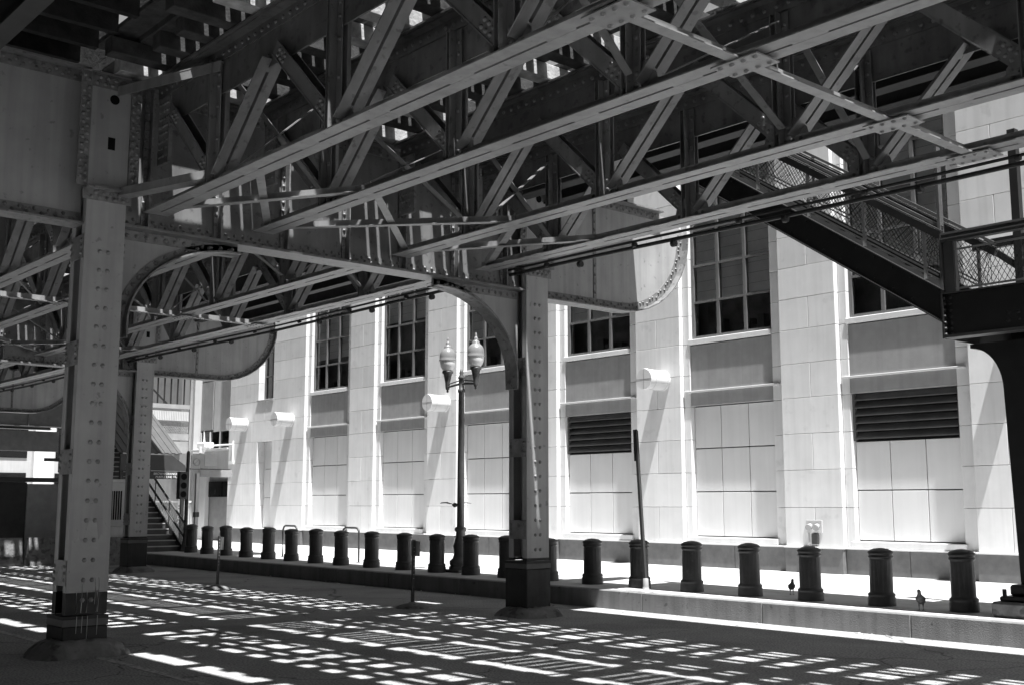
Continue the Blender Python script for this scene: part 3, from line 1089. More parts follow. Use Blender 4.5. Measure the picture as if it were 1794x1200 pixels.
# ================================================================== STONE BUILDING
Y1, Y2, Y3 = 21.3, 21.43, 21.57
BAY = 4.39
ZC = [0.87, 1.70, 2.51, 3.30, 4.09, 4.85, 5.61, 6.31, 7.02, 7.73, 8.44, 9.15, 9.86, 10.57, 11.28, 12.0]
bld = thing('stone_building', (-25, Y1, KZ), 'pale stone building with tall windows and pilasters along the sidewalk', 'building')
inv = Matrix.Translation((25, -Y1, -KZ))
def bpart(b, name, m, parent=None):
    o = b.build(name, m, parent or bld)
    if parent is None: o.location = (25, -Y1, -KZ)
    return o
XL, XR = -41.4, 2.3
core = MB()
core.box(XL + 0.05, XR, Y3 + 0.62, 34, 0, 13.6)
bpart(MB().box(XL + 0.02, 46, Y1 + 0.1, 34.2, 13.21, 38), 'upper_wall', 'stone')
bpart(MB().box(XR + 0.01, 46, Y1 + 0.06, 33.9, 0, 13.2), 'plain_wall', 'stone')
core.box(XL + 0.02, XR, Y1 + 0.06, 34, 12.0, 13.2)
bpart(core, 'wall_core', 'core')
J = 0.0035
stone_cache = {}
def stone(x0, x1, yf, z0, z1, depth=0.6, m=None, chf=0.0):
    key = (round(x1 - x0, 3), round(z1 - z0, 3), round(depth, 2), m)
    if key not in stone_cache:
        stone_cache[key] = MB().cbox(J, x1 - x0 - J, 0, depth, J, z1 - z0 - J, 0.008).mesh('stone_panel', m)
    o = inst('stone_panel', stone_cache[key], bld, (x0 + 25, yf - Y1 + rnd.uniform(0, 0.002), z0 - KZ))
    return o
PW = 1.46
pil = [-15.25 + BAY * (i - 5) for i in range(0, 9)]      # left edge of each pilaster front
OPL, OPR = 0.2, 0.32                                     # strip widths right and left of a pilaster
def smat(): return 'stone' if rnd.random() < 0.6 else 'stone2'
for pi, px in enumerate(pil):
    x0, x1 = px, px + PW
    if pi == 0: x0 = None
    for ci in range(len(ZC) - 1):
        z0, z1 = ZC[ci], ZC[ci + 1]
        if pi > 0:
            if ci % 2 == 0:
                xm = (x0 + x1) / 2 + (0.04 if pi % 2 else -0.03)
                stone(x0, xm, Y1, z0, z1, m=smat()); stone(xm, x1, Y1, z0, z1, m=smat())
            else:
                stone(x0, x1, Y1, z0, z1, m=smat())
            stone(x0 - OPR, x0, Y2, z0, z1, 0.4, smat())
        stone(x1, x1 + OPL, Y2, z0, z1, 0.4, smat())
# wide end of the building with slot and narrow window
xe = pil[0] + PW
for ci in range(len(ZC) - 1):
    z0, z1 = ZC[ci], ZC[ci + 1]
    sl = (-39.12, -38.02)
    slot = (ci < 4) or (ci >= 6)
    if slot:
        stone(XL, sl[0], Y1, z0, z1, m=smat())
        stone(sl[1], xe, Y1, z0, z1, m=smat())
    else:
        xm = -38.6 if ci % 2 else -39.6
        stone(XL, xm, Y1, z0, z1, m=smat()); stone(xm, xe, Y1, z0, z1, m=smat())
for ci in range(len(ZC) - 1):                            # end return
    stone_key = ('ret', ci)
    o = MB().cbox(XL - 0.0, XL + 0.3, Y1 + 0.61, 33.5, ZC[ci] + J, ZC[ci + 1] - J, 0.008)
    bpart(o, 'stone_panel', 'stone')
# plinth
b = MB()
for pi, px in enumerate(pil):
    xa = XL if pi == 0 else px
    b = MB().cbox(xa, px + PW, Y1 - 0.05, Y1 + 0.4, 0.1, 0.83, 0.01)
    bpart(b, 'plinth_block', 'plinth')
    bpart(MB().cbox(xa - 0.01, px + PW + 0.02, Y1 - 0.085, Y1 + 0.4, 0.832, 0.868, 0.006), 'plinth_cap', 'stone2')
    if pi < len(pil) - 1:
        nx = pil[pi + 1]
        wdt = (nx - px - PW) / 2
        for k in range(2):
            bpart(MB().cbox(px + PW + 0.004 + k * wdt, px + PW + (k + 1) * wdt - 0.004, Y1 + 0.06, Y1 + 0.4, 0.1, 0.83, 0.01), 'plinth_block', 'plinth')
        bpart(MB().cbox(px + PW + 0.021, nx - 0.011, Y1 + 0.02, Y1 + 0.4, 0.832, 0.867, 0.006), 'plinth_cap', 'stone2')

def window(x0, x1, z0, rows, rh, cols, blind_rows, seed):
    q = random.Random(seed)
    w = bpart(MB().box(x0 + 0.002, x1 - 0.002, Y3 + 0.6, Y3 + 0.61, z0, z0 + rows * rh), 'window', 'dark_room')
    yg = Y3 + 0.02
    fb = MB()
    fw_ = 0.075
    zt = z0 + rows * rh
    fb.box(x0, x0 + fw_, yg - 0.05, yg + 0.07, z0, zt)
    fb.box(x1 - fw_, x1, yg - 0.05, yg + 0.07, z0, zt)
    fb.box(x0 + fw_, x1 - fw_, yg - 0.05, yg + 0.07, z0, z0 + fw_)
    cw = (x1 - x0) / cols
    for c in range(1, cols):
        fb.box(x0 + c * cw - 0.042, x0 + c * cw + 0.042, yg - 0.04, yg + 0.06, z0 + fw_, zt)
    for r in range(1, rows):
        for c in range(cols):
            xa = x0 + c * cw + (fw_ if c == 0 else 0.042)
            xb = x0 + (c + 1) * cw - (fw_ if c == cols - 1 else 0.042)
            fb.box(xa, xb, yg - 0.037, yg + 0.05, z0 + r * rh - 0.028, z0 + r * rh + 0.028)
    o = fb.build('window_frame', 'frame', w)
    key = ('pane', round(cw, 3), round(rh, 3))
    if key not in MC:
        MC[key] = MB().add([(0, 0, 0), (cw, 0, 0), (cw, 0, rh), (0, 0, rh)], [(0, 1, 2, 3)]).mesh('pane', 'glass')
    for r in range(rows):
        for c in range(cols):
            p = inst('pane', MC[key], w, (x0 + c * cw, yg + 0.005, z0 + r * rh))
            p.rotation_euler = (q.uniform(-0.006, 0.006), 0, q.uniform(-0.006, 0.006))
    if blind_rows is not None:
        zb = z0 + blind_rows * rh
        bb = MB()
        k = 0
        z = zb + 0.03
        while z < zt:
            bb.box(x0 + 0.05, x1 - 0.05, yg + 0.075, yg + 0.08, z, z + 0.243)
            z += 0.25
        bb.build('blind_and_reflection', 'blind_and_reflection', w)
    # things on the inner sill
    ib = MB()
    for k in range(q.randint(3, 7)):
        xx = q.uniform(x0 + 0.2, x1 - 0.3)
        ib.box(xx, xx + q.uniform(0.08, 0.3), yg + 0.2, yg + 0.4, z0 + 0.02, z0 + q.uniform(0.12, 0.5))
    ib.build('sill_clutter', 'frame', w)
    return w

blinds = [1.2, 2.1, 1.05, 1.0, 1.0, 1.0, 1.5, 1.0]  # pale slats: blinds in the right bays, imitated pane reflections in the left
for k in range(0, 8):
    xa = pil[k] + PW + OPL            # opening left
    xb = pil[k + 1] - OPR             # opening right
    louver = k in (3, 5)
    # bottom sill
    bpart(MB().cbox(xa - 0.06, xb + 0.06, Y1 + 0.05, Y3 + 0.3, 0.872, 1.0, 0.01), 'bay_sill', 'stone2')
    cw = (xb - xa) / 3
    zr = [1.02, 2.06, 3.09, 4.10]
    bpart(MB().box(xa, xb, Y3 + 0.06, Y3 + 0.6, 0.9, 4.2), 'panel_backing', 'core')
    for r in range(3):
        if r == 2 and louver: continue
        for c in range(3):
            key = ('inf', r)
            if key not in MC:
                MC[key] = MB().cbox(0.009, cw - 0.009, 0, 0.05, 0.012 if r == 0 else 0.014, zr[r + 1] - zr[r] - 0.014, 0.004).mesh('infill_panel', 'infill')
            inst('infill_panel', MC[key], bld, (xa + c * cw + 25, Y3 - Y1 + rnd.uniform(0, 0.003), zr[r] - KZ))
    if louver:
        lv = bpart(MB().box(xa + 0.02, xb - 0.02, Y3 + 0.03, Y3 + 0.05, 3.1, 4.09), 'louver', 'hole')
        fr = MB()
        fr.box(xa, xa + 0.05, Y3 - 0.06, Y3 + 0.028, 3.1, 4.09)
        fr.box(xb - 0.05, xb, Y3 - 0.06, Y3 + 0.028, 3.1, 4.09)
        fr.build('louver_frame', 'louver', lv)
        for s in range(6):
            z = 3.13 + s * 0.163
            sb = MB()
            sb.add([(xa + 0.051, Y3 - 0.07, z), (xb - 0.051, Y3 - 0.07, z), (xb - 0.051, Y3 + 0.025, z + 0.12), (xa + 0.051, Y3 + 0.025, z + 0.12),
                    (xa + 0.051, Y3 - 0.07, z + 0.022), (xb - 0.051, Y3 - 0.07, z + 0.022), (xb - 0.051, Y3 + 0.025, z + 0.142), (xa + 0.051, Y3 + 0.025, z + 0.142)],
                   [(3, 2, 1, 0), (4, 5, 6, 7), (0, 1, 5, 4), (2, 3, 7, 6), (1, 2, 6, 5), (3, 0, 4, 7)])
            sb.build('louver_slat', 'louver', lv)
    bpart(MB().cbox(xa + 0.002, xb - 0.002, Y2 + 0.02, Y3 + 0.3, 4.11, 4.43, 0.006), 'lintel', 'spandrel')
    bpart(MB().cbox(xa - 0.16, xb + 0.2, Y2 - 0.06, Y3 + 0.3, 4.432, 4.475, 0.008), 'ledge', 'trim')
    bpart(MB().cbox(xa + 0.002, xb - 0.002, Y2 + 0.03, Y3 + 0.3, 4.477, 5.575, 0.006), 'spandrel_panel', 'spandrel')
    bpart(MB().cbox(xa - 0.03, xb - 0.002, Y2 - 0.03, Y3 + 0.3, 5.6, 5.72, 0.01), 'window_sill', 'stone2')
    w = window(xa, xb, 5.73, 5, 0.905, 3, blinds[k], 30 + k)
    bpart(MB().cbox(xa + 0.002, xb - 0.002, Y2 + 0.03, Y3 + 0.3, 10.27, 11.99, 0.006), 'spandrel_panel', 'spandrel')
# slot and narrow window in the end wall
bpart(MB().box(-39.12, -38.02, Y3 + 0.12, Y3 + 0.5, 0.87, 4.09), 'panel_backing', 'core')
for r, (z0, z1) in enumerate(((0.9, 1.98), (2.0, 3.05), (3.07, 4.08))):
    bpart(MB().cbox(-39.1, -38.04, Y1 + 0.32, Y1 + 0.38, z0, z1, 0.004), 'infill_panel', 'infill')
window(-39.1, -38.04, 5.66, 5, 0.905, 2, None, 77)
bpart(MB().cbox(-39.2, -37.98, Y1 - 0.04, Y1 + 0.3, 5.6, 5.66, 0.01), 'window_sill', 'spandrel')

# drum-shaped wall lights
drum_pos = ((-40.1, 'far left drum light at the building corner'), (-36.66, 'second drum light from the far corner, beside the narrow slot'),
            (-9.97, 'drum light at the right edge, half hidden by the stair landing'),
            (-27.5, 'drum light behind the twin street lamp'), (-18.74, 'drum light beside the lean black pole, right of the middle column'))
def drum_meshes():
    b = MB()
    n = 28
    b.tube([(0, 0, 0), (0, -0.62, 0)], 0.25, n, cap=True)
    body = b.mesh('drum_body', 'drum')
    b = MB()
    b.tube([(0, -0.62, 0), (0, -0.66, 0), (0, -0.7, 0)], [0.262, 0.262, 0.25], n)
    rim = b.mesh('drum_rim', 'drum')
    b = MB()
    b.box(-0.245, 0.245, -0.704, -0.7, -0.006, 0.006)
    b.box(-0.006, 0.006, -0.704, -0.7, 0.007, 0.245)
    b.box(-0.006, 0.006, -0.704, -0.7, -0.245, -0.007)
    seam = b.mesh('lens_seam', 'grey')
    b = MB()
    b.tube([(0, -0.08, 0), (0, -0.1, 0)], 0.256, n)
    b.tube([(0, -0.5, 0), (0, -0.515, 0)], 0.256, n)
    band = b.mesh('drum_band', 'trim')
    return body, rim, seam, band
db, dr, ds, dn = drum_meshes()
for x, lab in drum_pos:
    t = thing('drum_light', (x, Y1, 4.78), lab, 'wall light', 'drum lights on the stone wall')
    inst('drum_body', db, t); inst('drum_rim', dr, t); inst('lens_seam', ds, t); inst('drum_band', dn, t)

# fire department connection on the wall
t = thing('fire_hose_connection', (-14.5, Y1, 1.18), 'metal fire hose connection plate with two inlets on the stone wall', 'hose connection')
MB().cbox(-0.2, 0.2, -0.03, -0.001, -0.02, 0.25, 0.004).build('back_plate', 'lightgrey', t)
for dx in (-0.09, 0.09):
    b = MB()
    b.tube([(dx, -0.03, 0.13), (dx + 0.02, -0.12, 0.1)], [0.055, 0.06], 12)
    b.tube([(dx + 0.02, -0.12, 0.1), (dx + 0.025, -0.15, 0.09)], [0.07, 0.07], 12)
    b.build('inlet', 'grey', t)
MB().cbox(-0.06, 0.1, -0.05, -0.001, -0.26, -0.03, 0.004).build('valve_box', 'sign_dark', t)
MB().tube([(-0.15, -0.02, -0.02), (-0.15, -0.02, -0.28)], 0.014, 8).build('drain_pipe', 'lightgrey', t)

# security camera on the building corner
t = thing('security_camera', (-41.2, Y1, 3.3), 'white security camera on an arm at the corner of the stone building', 'camera')
b = MB(); b.box(-0.08, 0.3, -0.06, -0.001, 0.0, 0.12); b.box(0.16, 0.22, -0.05, -0.001, 0.121, 0.9)
b.build('mount', 'white', t)
b = MB(); b.tube([(0.19, -0.05, 0.75), (0.0, -0.5, 0.72), (-0.3, -0.9, 0.68)], 0.04, 8)
b.build('arm', 'lightgrey', t)
b = MB(); b.cbox(-0.62, 0.05, -1.15, -0.75, 0.6, 0.82, 0.03)
b.build('camera_body', 'white', t)
b = MB(); b.tube([(-0.3, -1.05, 0.6), (-0.3, -1.1, 0.42)], [0.15, 0.1], 12)
b.build('lens_dome', 'white', t)
b = MB(); b.tube([(-0.4, -0.95, 0.82), (-0.44, -0.95, 1.25)], [0.05, 0.02], 8)
b.build('antenna', 'lightgrey', t)

# ------------------------------------------------------------------ set-back wing of the building at the far left
WY = 21.75
WS = 0.906
def wx(b):
    b.v = [(x * WS if x < -41.3 else x, y, 1.8 + (z - 1.8) * WS if z > 0.32 else z) for x, y, z in b.v]
    return b
t = thing('grey_wing', (-50, WY, KZ), 'grey panelled building set back beyond the stone corner', 'building')
def wpart(b, name, m):
    o = wx(b).build(name, m, t)
    o.location = (50, -WY, -KZ)
    return o
wpart(MB().box(-62, -45.7, WY + 0.15, 32, 0, 13), 'wall_core', 'grey')
x = -49.4
for (x0, x1, z0, z1, m) in ((-50.9, -49.5, 0.31, 9.0, 'far_wall'), (-49.46, -48.3, 5.1, 7.3, 'spandrel'), (-49.46, -48.3, 7.35, 9.2, 'spandrel'),
                            (-48.2, -45.75, 5.0, 9.2, 'lightgrey'), (-49.46, -45.75, 3.06, 4.1, 'lightgrey')):
    wpart(MB().cbox(x0, x1, WY - (0.3 if m == 'far_wall' else 0.0), WY + 0.2, z0, z1, 0.01), 'wall_panel', m)
wpart(MB().cbox(-49.46, -45.75, WY - 0.5, WY + 0.1, 4.1, 4.18, 0.01), 'canopy_slab', 'trim')
for i in range(4):
    xx = -49.4 + i * 1.9
    w = wpart(MB().box(xx, xx + 1.8, WY + 0.06, WY + 0.08, 4.25, 4.98), 'window', 'hole')
    p = wx(MB().add([(xx, WY + 0.04, 4.25), (xx + 1.8, WY + 0.04, 4.25), (xx + 1.8, WY + 0.04, 4.98), (xx, WY + 0.04, 4.98)], [(0, 1, 2, 3)])).build('pane', 'glass', w)
    f = MB(); f.box(xx - 0.06, xx, WY - 0.02, WY + 0.05, 4.2, 5.0); f.box(xx + 0.85, xx + 0.93, WY - 0.02, WY + 0.05, 4.2, 5.0)
    wx(f).build('window_frame', 'lightgrey', w)
w = wpart(MB().box(-48.6, -44.5, WY + 0.06, WY + 0.08, 2.06, 2.75), 'window', 'hole')
for i in range(3):
    xx = -48.6 + i * 1.4
    wx(MB().add([(xx, WY + 0.04, 2.06), (xx + 1.3, WY + 0.04, 2.06), (xx + 1.3, WY + 0.04, 2.75), (xx, WY + 0.04, 2.75)], [(0, 1, 2, 3)])).build('pane', 'glass', w)
wpart(MB().cbox(-49.4, -48.7, WY - 0.05, WY + 0.14, 0.3, 3.0, 0.01), 'door_surround', 'white')
# low screen with notice in front of it
t = thing('white_screen_fence', (-44.5, 20.2, KZ), 'low pale screen fence in front of the grey building', 'fence')
for i in range(5):
    MB().cbox(-1.9 + i * 0.8, -1.9 + i * 0.8 + 0.77, 0, 0.04, 0.05, 1.5, 0.006).build('fence_panel', 'lightgrey', t)
MB().cbox(-1.95, 2.15, -0.03, 0.07, 1.5, 1.56, 0.006).build('top_rail', 'white', t)
n = thing('notice_board', (-42.9, 20.12, 1.0), 'small white notice with dark lines on the pale screen fence', 'notice')
MB().cbox(-0.3, 0.3, -0.02, 0.02, 0, 0.85, 0.004).build('board', 'white', n)
b = MB()
for k in range(6):
    if k == 3: continue
    b.box(-0.22, 0.22, -0.026, -0.021, 0.1 + k * 0.11, 0.15 + k * 0.11)
b.build('printed_lines', 'grey', n)

# ================================================================== STAIR TO THE PLATFORM (right)
SY0, SY1 = 14.6, 16.15
t = thing('station_stair', (-9.2, 15.4, KZ), 'black steel stair with mesh railings rising to the platform on the right', 'stair')
def spart(b, name, m='stair_black', parent=None):
    o = b.build(name, m, parent or t)
    if parent is None: o.location = (9.2, -15.4, -KZ)
    return o
SLO = -0.668
XLND = -7.7
ZL = 4.21                        # stringer underside at the landing
XTOP = -12.3
def sz(x): return ZL + (x - XLND) * SLO
for y, nm in ((SY0, 'near'), (SY1, 'far')):
    st = MB()
    st.polyy([(XLND, sz(XLND)), (XLND, sz(XLND) + 0.45), (XTOP, sz(XTOP) + 0.45), (XTOP, sz(XTOP))], y - 0.01, y + 0.01)
    o = spart(st, 'stringer')
    fl = MB()
    for dz in (0.0, 0.45):
        fl.bar((XLND, y - 0.045, sz(XLND) + dz), (XTOP, y - 0.045, sz(XTOP) + dz), 0.11, 0.016)
    fl.build('stringer_flange', 'stair_black', o)
    # railing: posts, rails, mesh, hooded top band
    pr = MB()
    x = XLND - 0.28
    while x > XTOP:
        pr.box(x - 0.02, x + 0.02, y - 0.02, y + 0.02, sz(x) + 0.47, sz(x) + 1.32)
        x -= 0.93
    spart(pr, 'rail_post', 'grey')
    rl = MB()
    for dz in (0.56, 0.62, 1.2):
        rl.bar((XLND - 0.1, y, sz(XLND - 0.1) + dz), (XTOP, y, sz(XTOP) + dz), 0.03, 0.022)
    spart(rl, 'guard_rail', 'grey')
    tb = MB()
    tb.bar((XLND, y, sz(XLND) + 1.2), (XTOP, y, sz(XTOP) + 1.2), 0.05, 0.1)
    tb.bar((XLND, y - 0.03, sz(XLND) + 1.285), (XTOP, y - 0.03, sz(XTOP) + 1.285), 0.09, 0.02)
    tb.bar((XLND, y, sz(XLND) + 1.34), (XTOP, y, sz(XTOP) + 1.34), 0.06, 0.04)
    spart(tb, 'top_band', 'steel_dark')
    ms = MB()
    # diamond wire mesh
    x = XLND - 0.1
    step = 0.075
    W0, H0 = XLND - 0.1 - XTOP, 0.58
    def wire(x0, dirn):
        # wire climbing from the lower rail to the upper one in sheared coordinates
        xs = [x0, x0 + dirn * H0 * 0.75]
        p = []
        for q, hh in ((xs[0], 0.0), (xs[1], H0)):
            q = min(max(q, XTOP), XLND - 0.1)
            p.append((q, y, sz(q) + 0.63 + hh))
        ms.bar(p[0], p[1], 0.006, 0.006)
    k = 0
    while XTOP + k * step < XLND - 0.1:
        xx = XTOP + k * step
        wire(xx, 1); wire(xx, -1)
        k += 1
    o = spart(ms, 'mesh_panel', 'stair_black')
    o['kind'] = 'stuff'
b = MB()
x = XLND - 0.5
while x > XTOP + 0.3:
    for dz in (0.07, 0.38):
        b.rivet((x, SY0 - 0.012, sz(x) + dz), (0, -1, 0), 0.014)
    x -= 0.28
o = spart(b, 'stringer_bolts', 'stair_black')
o['kind'] = 'stuff'
# treads
n = 0
x = XLND - 0.02
while x > XTOP + 0.2:
    z = sz(x) + 0.2
    b = MB()
    b.box(x - 0.29, x, SY0 + 0.012, SY1 - 0.012, z + 0.14, z + 0.165)
    b.box(x - 0.012, x, SY0 + 0.012, SY1 - 0.012, z + 0.0, z + 0.139)
    spart(b, 'tread')
    x -= 0.28
# landing box
XR2 = -4.6
b = MB()
for y in (SY0, SY1 + 0.3):
    b.box(XLND, XR2, y - 0.01, y + 0.01, 4.04, 4.6)
    b.box(XLND, XR2, y - 0.12, y + 0.12, 4.0, 4.038)
    b.box(XLND, XR2, y - 0.1, y + 0.02, 4.601, 4.62)
b.box(XLND - 0.03, XLND - 0.005, SY0 - 0.1, SY1 + 0.35, 4.0, 4.62)
b.box(XLND, XR2, SY0 + 0.02, SY1 + 0.28, 4.5, 4.55)
o = spart(b, 'landing_frame')
b = MB()
for z in (4.05, 4.13, 4.21, 4.3, 4.39, 4.48, 4.56):
    b.rivet((XLND + 0.06, SY0 - 0.012, z), (0, -1, 0), 0.02)
    b.rivet((XLND - 0.004, SY0 - 0.06, z), (0.3, -1, 0), 0.02)
for dx in (0.85, 0.98):
    for z in (4.15, 4.25):
        b.rivet((XLND + dx, SY0 - 0.012, z), (0, -1, 0), 0.022)
b.build('bolts', 'stair_black', o)['kind'] = 'stuff'
b = MB()
b.box(XLND - 0.05, XLND - 0.01, SY0 - 0.05, SY0 + 0.05, 4.0, 6.7)
b.box(XLND + 0.0, XLND + 0.14, SY0 - 0.02, SY0 + 0.12, 4.6, 5.34)
spart(b, 'newel_post', 'steel_dark')
b = MB()
b.box(XLND, XR2, SY0 - 0.06, SY0 + 0.06, 5.33, 5.44)
b.box(XLND, XR2, SY0 - 0.1, SY0 - 0.062, 5.42, 5.45)
b.box(XLND, XR2, SY0 - 0.1, SY0 - 0.062, 5.36, 5.375)
spart(b, 'top_band', 'steel_dark')
b = MB()
b.box(XLND + 0.15, XR2, SY0 - 0.012, SY0 + 0.012, 5.2, 5.225)
b.box(XLND + 0.15, XR2, SY0 - 0.012, SY0 + 0.012, 4.66, 4.685)
for dx in (0.18, 1.62, 2.8):
    b.box(XLND + dx - 0.014, XLND + dx + 0.014, SY0 - 0.03, SY0 - 0.013, 4.62, 5.32)
spart(b, 'guard_rail', 'grey')
for y, z0, z1 in ((SY0, 4.69, 5.2), (SY1 + 0.3, 4.69, 5.5)):
    ms = MB()
    k = 0
    hh = z1 - z0
    while k * 0.075 < XR2 - XLND - 0.16:
        xx = XLND + 0.15 + k * 0.075
        for dirn in (1, -1):
            xb = min(max(xx + dirn * hh * 0.6, XLND + 0.15), XR2)
            ms.bar((xx, y + 0.004 * dirn, z0), (xb, y + 0.004 * dirn, z1), 0.006, 0.006)
        k += 1
    spart(ms, 'mesh_panel', 'stair_black')['kind'] = 'stuff'
# far side post with Y bracket, seen through the mesh
b = MB()
yf = SY1 + 0.3
px = XLND + 0.2
b.box(px - 0.06, px + 0.06, yf - 0.06, yf + 0.06, 4.6, 7.3)
b.bar((px, yf, 5.2), (px - 0.42, yf, 5.55), 0.1, 0.09)
b.bar((px, yf, 5.2), (px + 0.42, yf, 5.55), 0.1, 0.09)
b.box(XLND - 0.5, XR2, yf - 0.05, yf + 0.05, 5.56, 5.7)
spart(b, 'far_post', 'stair_black')
# supporting post with flared head
b = MB()
PX, PY = -6.85, 15.4
prof = []
pts = [(PX - 0.55, 0)]
lx = [(-7.68, 3.99)] + [(-7.68 + 0.56 + 0.0 - 0.56 * math.cos(R(a)) * 1.0, 3.99 - 0.18 - 0.62 * math.sin(R(a)) + 0.18 * (1 - a / 90)) for a in range(0, 91, 9)]
left = [(-7.72, 3.985)] + [(-7.72 + 0.44 * math.sin(R(a)), 3.93 - 0.6 * (1 - math.cos(R(a)))) for a in range(0, 91, 9)] + [(-7.2, 0.73)]
right = [(2 * PX - x, z) for x, z in left][::-1]
b.polyy(left + right, PY - 0.17, PY + 0.17)
spart(b, 'support_post')
b = MB()
b.cbox(PX - 0.62, PX + 0.62, PY - 0.5, PY + 0.5, KZ, KZ + 0.2, 0.03)
spart(b, 'pedestal', 'concrete')
b = MB()
b.cbox(PX - 0.54, PX + 0.54, PY - 0.42, PY + 0.42, KZ + 0.201, KZ + 0.27, 0.02)
b.cbox(PX - 0.44, PX + 0.44, PY - 0.33, PY + 0.33, KZ + 0.271, KZ + 0.42, 0.03)
for sx in (-1, 1):
    b.tube([(PX + sx * 0.49, PY - 0.36, KZ + 0.27), (PX + sx * 0.49, PY - 0.36, KZ + 0.36)], 0.03, 8)
spart(b, 'post_shoe', 'stair_black')

# ================================================================== STREET FURNITURE
# bollards
bx = [-32.9, -31.72, -30.42, -29.08, -27.72, -26.4, -25.1, -23.85, -22.55, -21.25, -20.05, -18.88, -17.72, -16.5, -15.3, -14.12, -12.92, -11.7, -10.55, -9.33, -8.06]
b = MB()
b.lathe([(0.2, 0), (0.2, 0.11), (0.19, 0.13), (0.195, 0.15), (0.195, 0.17), (0.17, 0.19), (0.166, 0.2), (0.163, 0.66), (0.163, 0.68), (0.182, 0.69), (0.182, 0.705),
         (0.174, 0.715), (0.174, 0.735), (0.186, 0.745), (0.186, 0.765), (0.17, 0.785), (0.12, 0.81), (0.05, 0.825), (0.005, 0.828)], 0, 0, 24)
bm_ = b.mesh('shaft', 'bollard')
b = MB()
for k in range(12):
    a = 2 * math.pi * k / 12
    b.box(-0.004, 0.004, -0.168, -0.16, 0.22, 0.64)
bollard_txt = {0: 'leftmost bollard, beside the foot of the far stair', len(bx) - 1: 'rightmost bollard, beside the stair post',
               len(bx) - 2: 'second bollard from the right, left of the nearer pigeon', len(bx) - 3: 'third bollard from the right, beside the farther pigeon',
               13: 'bollard half hidden by the middle column on its right side', 12: 'bollard half hidden by the middle column on its left side',
               11: 'bollard just right of the street lamp base', 15: 'bollard behind the leaning black pole'}
numw = ['first', 'second', 'third', 'fourth', 'fifth', 'sixth', 'seventh', 'eighth', 'ninth', 'tenth', 'eleventh', 'twelfth', 'thirteenth', 'fourteenth', 'fifteenth', 'sixteenth', 'seventeenth', 'eighteenth']
ribm = MB()
for k in range(16):
    a = 2 * math.pi * k / 16
    ribm.box(0.158 * math.cos(a) - 0.005, 0.158 * math.cos(a) + 0.005, 0.158 * math.sin(a) - 0.005, 0.158 * math.sin(a) + 0.005, 0.2, 0.67)
ribm = MB()
ribm.lathe([(0.1655, 0.205), (0.1655, 0.655)], 0, 0, 32, smooth=False, flute=0.02)
ribm = ribm.mesh('fluting', 'bollard')
for i, x in enumerate(bx):
    yy = 15.33 + max(0, (-24 - x)) * 0.052
    lab = bollard_txt.get(i, 'black iron bollard on the kerb, %s from the far left end of the row' % numw[i] if i < 18 else 'bollard')
    t = thing('bollard', (x, yy, KZ), lab, 'bollard', 'black bollards along the kerb', rnd.uniform(0, 3))
    t.rotation_euler.x = rnd.uniform(-0.012, 0.012)
    t.rotation_euler.y = rnd.uniform(-0.012, 0.012)
    sc_ = rnd.uniform(0.98, 1.03)
    t.scale = (1, 1, sc_)
    inst('shaft', bm_, t)
    inst('fluting', ribm, t)

# twin street lamp
LX, LY = -19.76, 15.75
t = thing('street_lamp', (LX, LY, KZ), 'twin-headed acorn street lamp on a dark fluted pole', 'street lamp')
b = MB()
b.cbox(-0.27, 0.27, -0.27, 0.27, 0, 0.06, 0.01)
b.lathe([(0.25, 0.06), (0.25, 0.12), (0.22, 0.14), (0.24, 0.18), (0.24, 0.24), (0.17, 0.3), (0.14, 0.4), (0.155, 0.5), (0.165, 0.56), (0.14, 0.62), (0.11, 0.74), (0.1, 0.86), (0.13, 0.89), (0.13, 0.94), (0.1, 0.97)], 0, 0, 20)
b.build('base', 'lamp_iron', t)
b = MB()
b.lathe([(0.085, 0.96), (0.065, 3.9), (0.08, 3.92), (0.08, 3.97), (0.06, 3.99), (0.06, 4.2), (0.075, 4.21), (0.075, 4.25), (0.04, 4.3), (0.05, 4.34), (0.035, 4.39), (0.005, 4.44)], 0, 0, 16, flute=0.0)
b.build('pole', 'lamp_iron', t)
b = MB()
for s in (-1, 1):
    b.tube([(s * 0.05, 0, 4.1), (s * 0.3, 0, 4.08), (s * 0.5, 0, 4.06)], 0.026, 8)
    b.tube([(s * 0.05, 0, 4.18), (s * 0.5, 0, 4.12)], 0.014, 6)
b.build('cross_arm', 'lamp_iron', t)
hold = MB().lathe([(0.015, -0.12), (0.03, -0.1), (0.02, -0.07), (0.045, -0.04), (0.05, 0.0), (0.055, 0.1), (0.085, 0.24), (0.1, 0.3), (0.125, 0.32), (0.125, 0.36), (0.1, 0.37)], 0, 0, 16).mesh('lamp_holder', 'lamp_iron')
glob = MB().lathe([(0.1, 0.37), (0.135, 0.41), (0.165, 0.48), (0.178, 0.55), (0.18, 0.59)], 0, 0, 20).mesh('lamp_globe', 'globe')
capm = MB().lathe([(0.192, 0.59), (0.194, 0.615), (0.184, 0.63), (0.186, 0.68), (0.176, 0.76), (0.15, 0.82), (0.11, 0.86), (0.085, 0.875), (0.09, 0.9), (0.075, 0.93), (0.045, 0.95), (0.052, 0.98), (0.038, 1.02), (0.02, 1.04), (0.03, 1.07), (0.018, 1.1), (0.004, 1.13)], 0, 0, 20).mesh('lamp_cap', 'lamp_cap')
for s in (-1, 1):
    h = inst('lamp_head', hold, t, (s * 0.5, 0, 4.06))
    inst('lamp_globe', glob, h)
    inst('lamp_cap', capm, h)

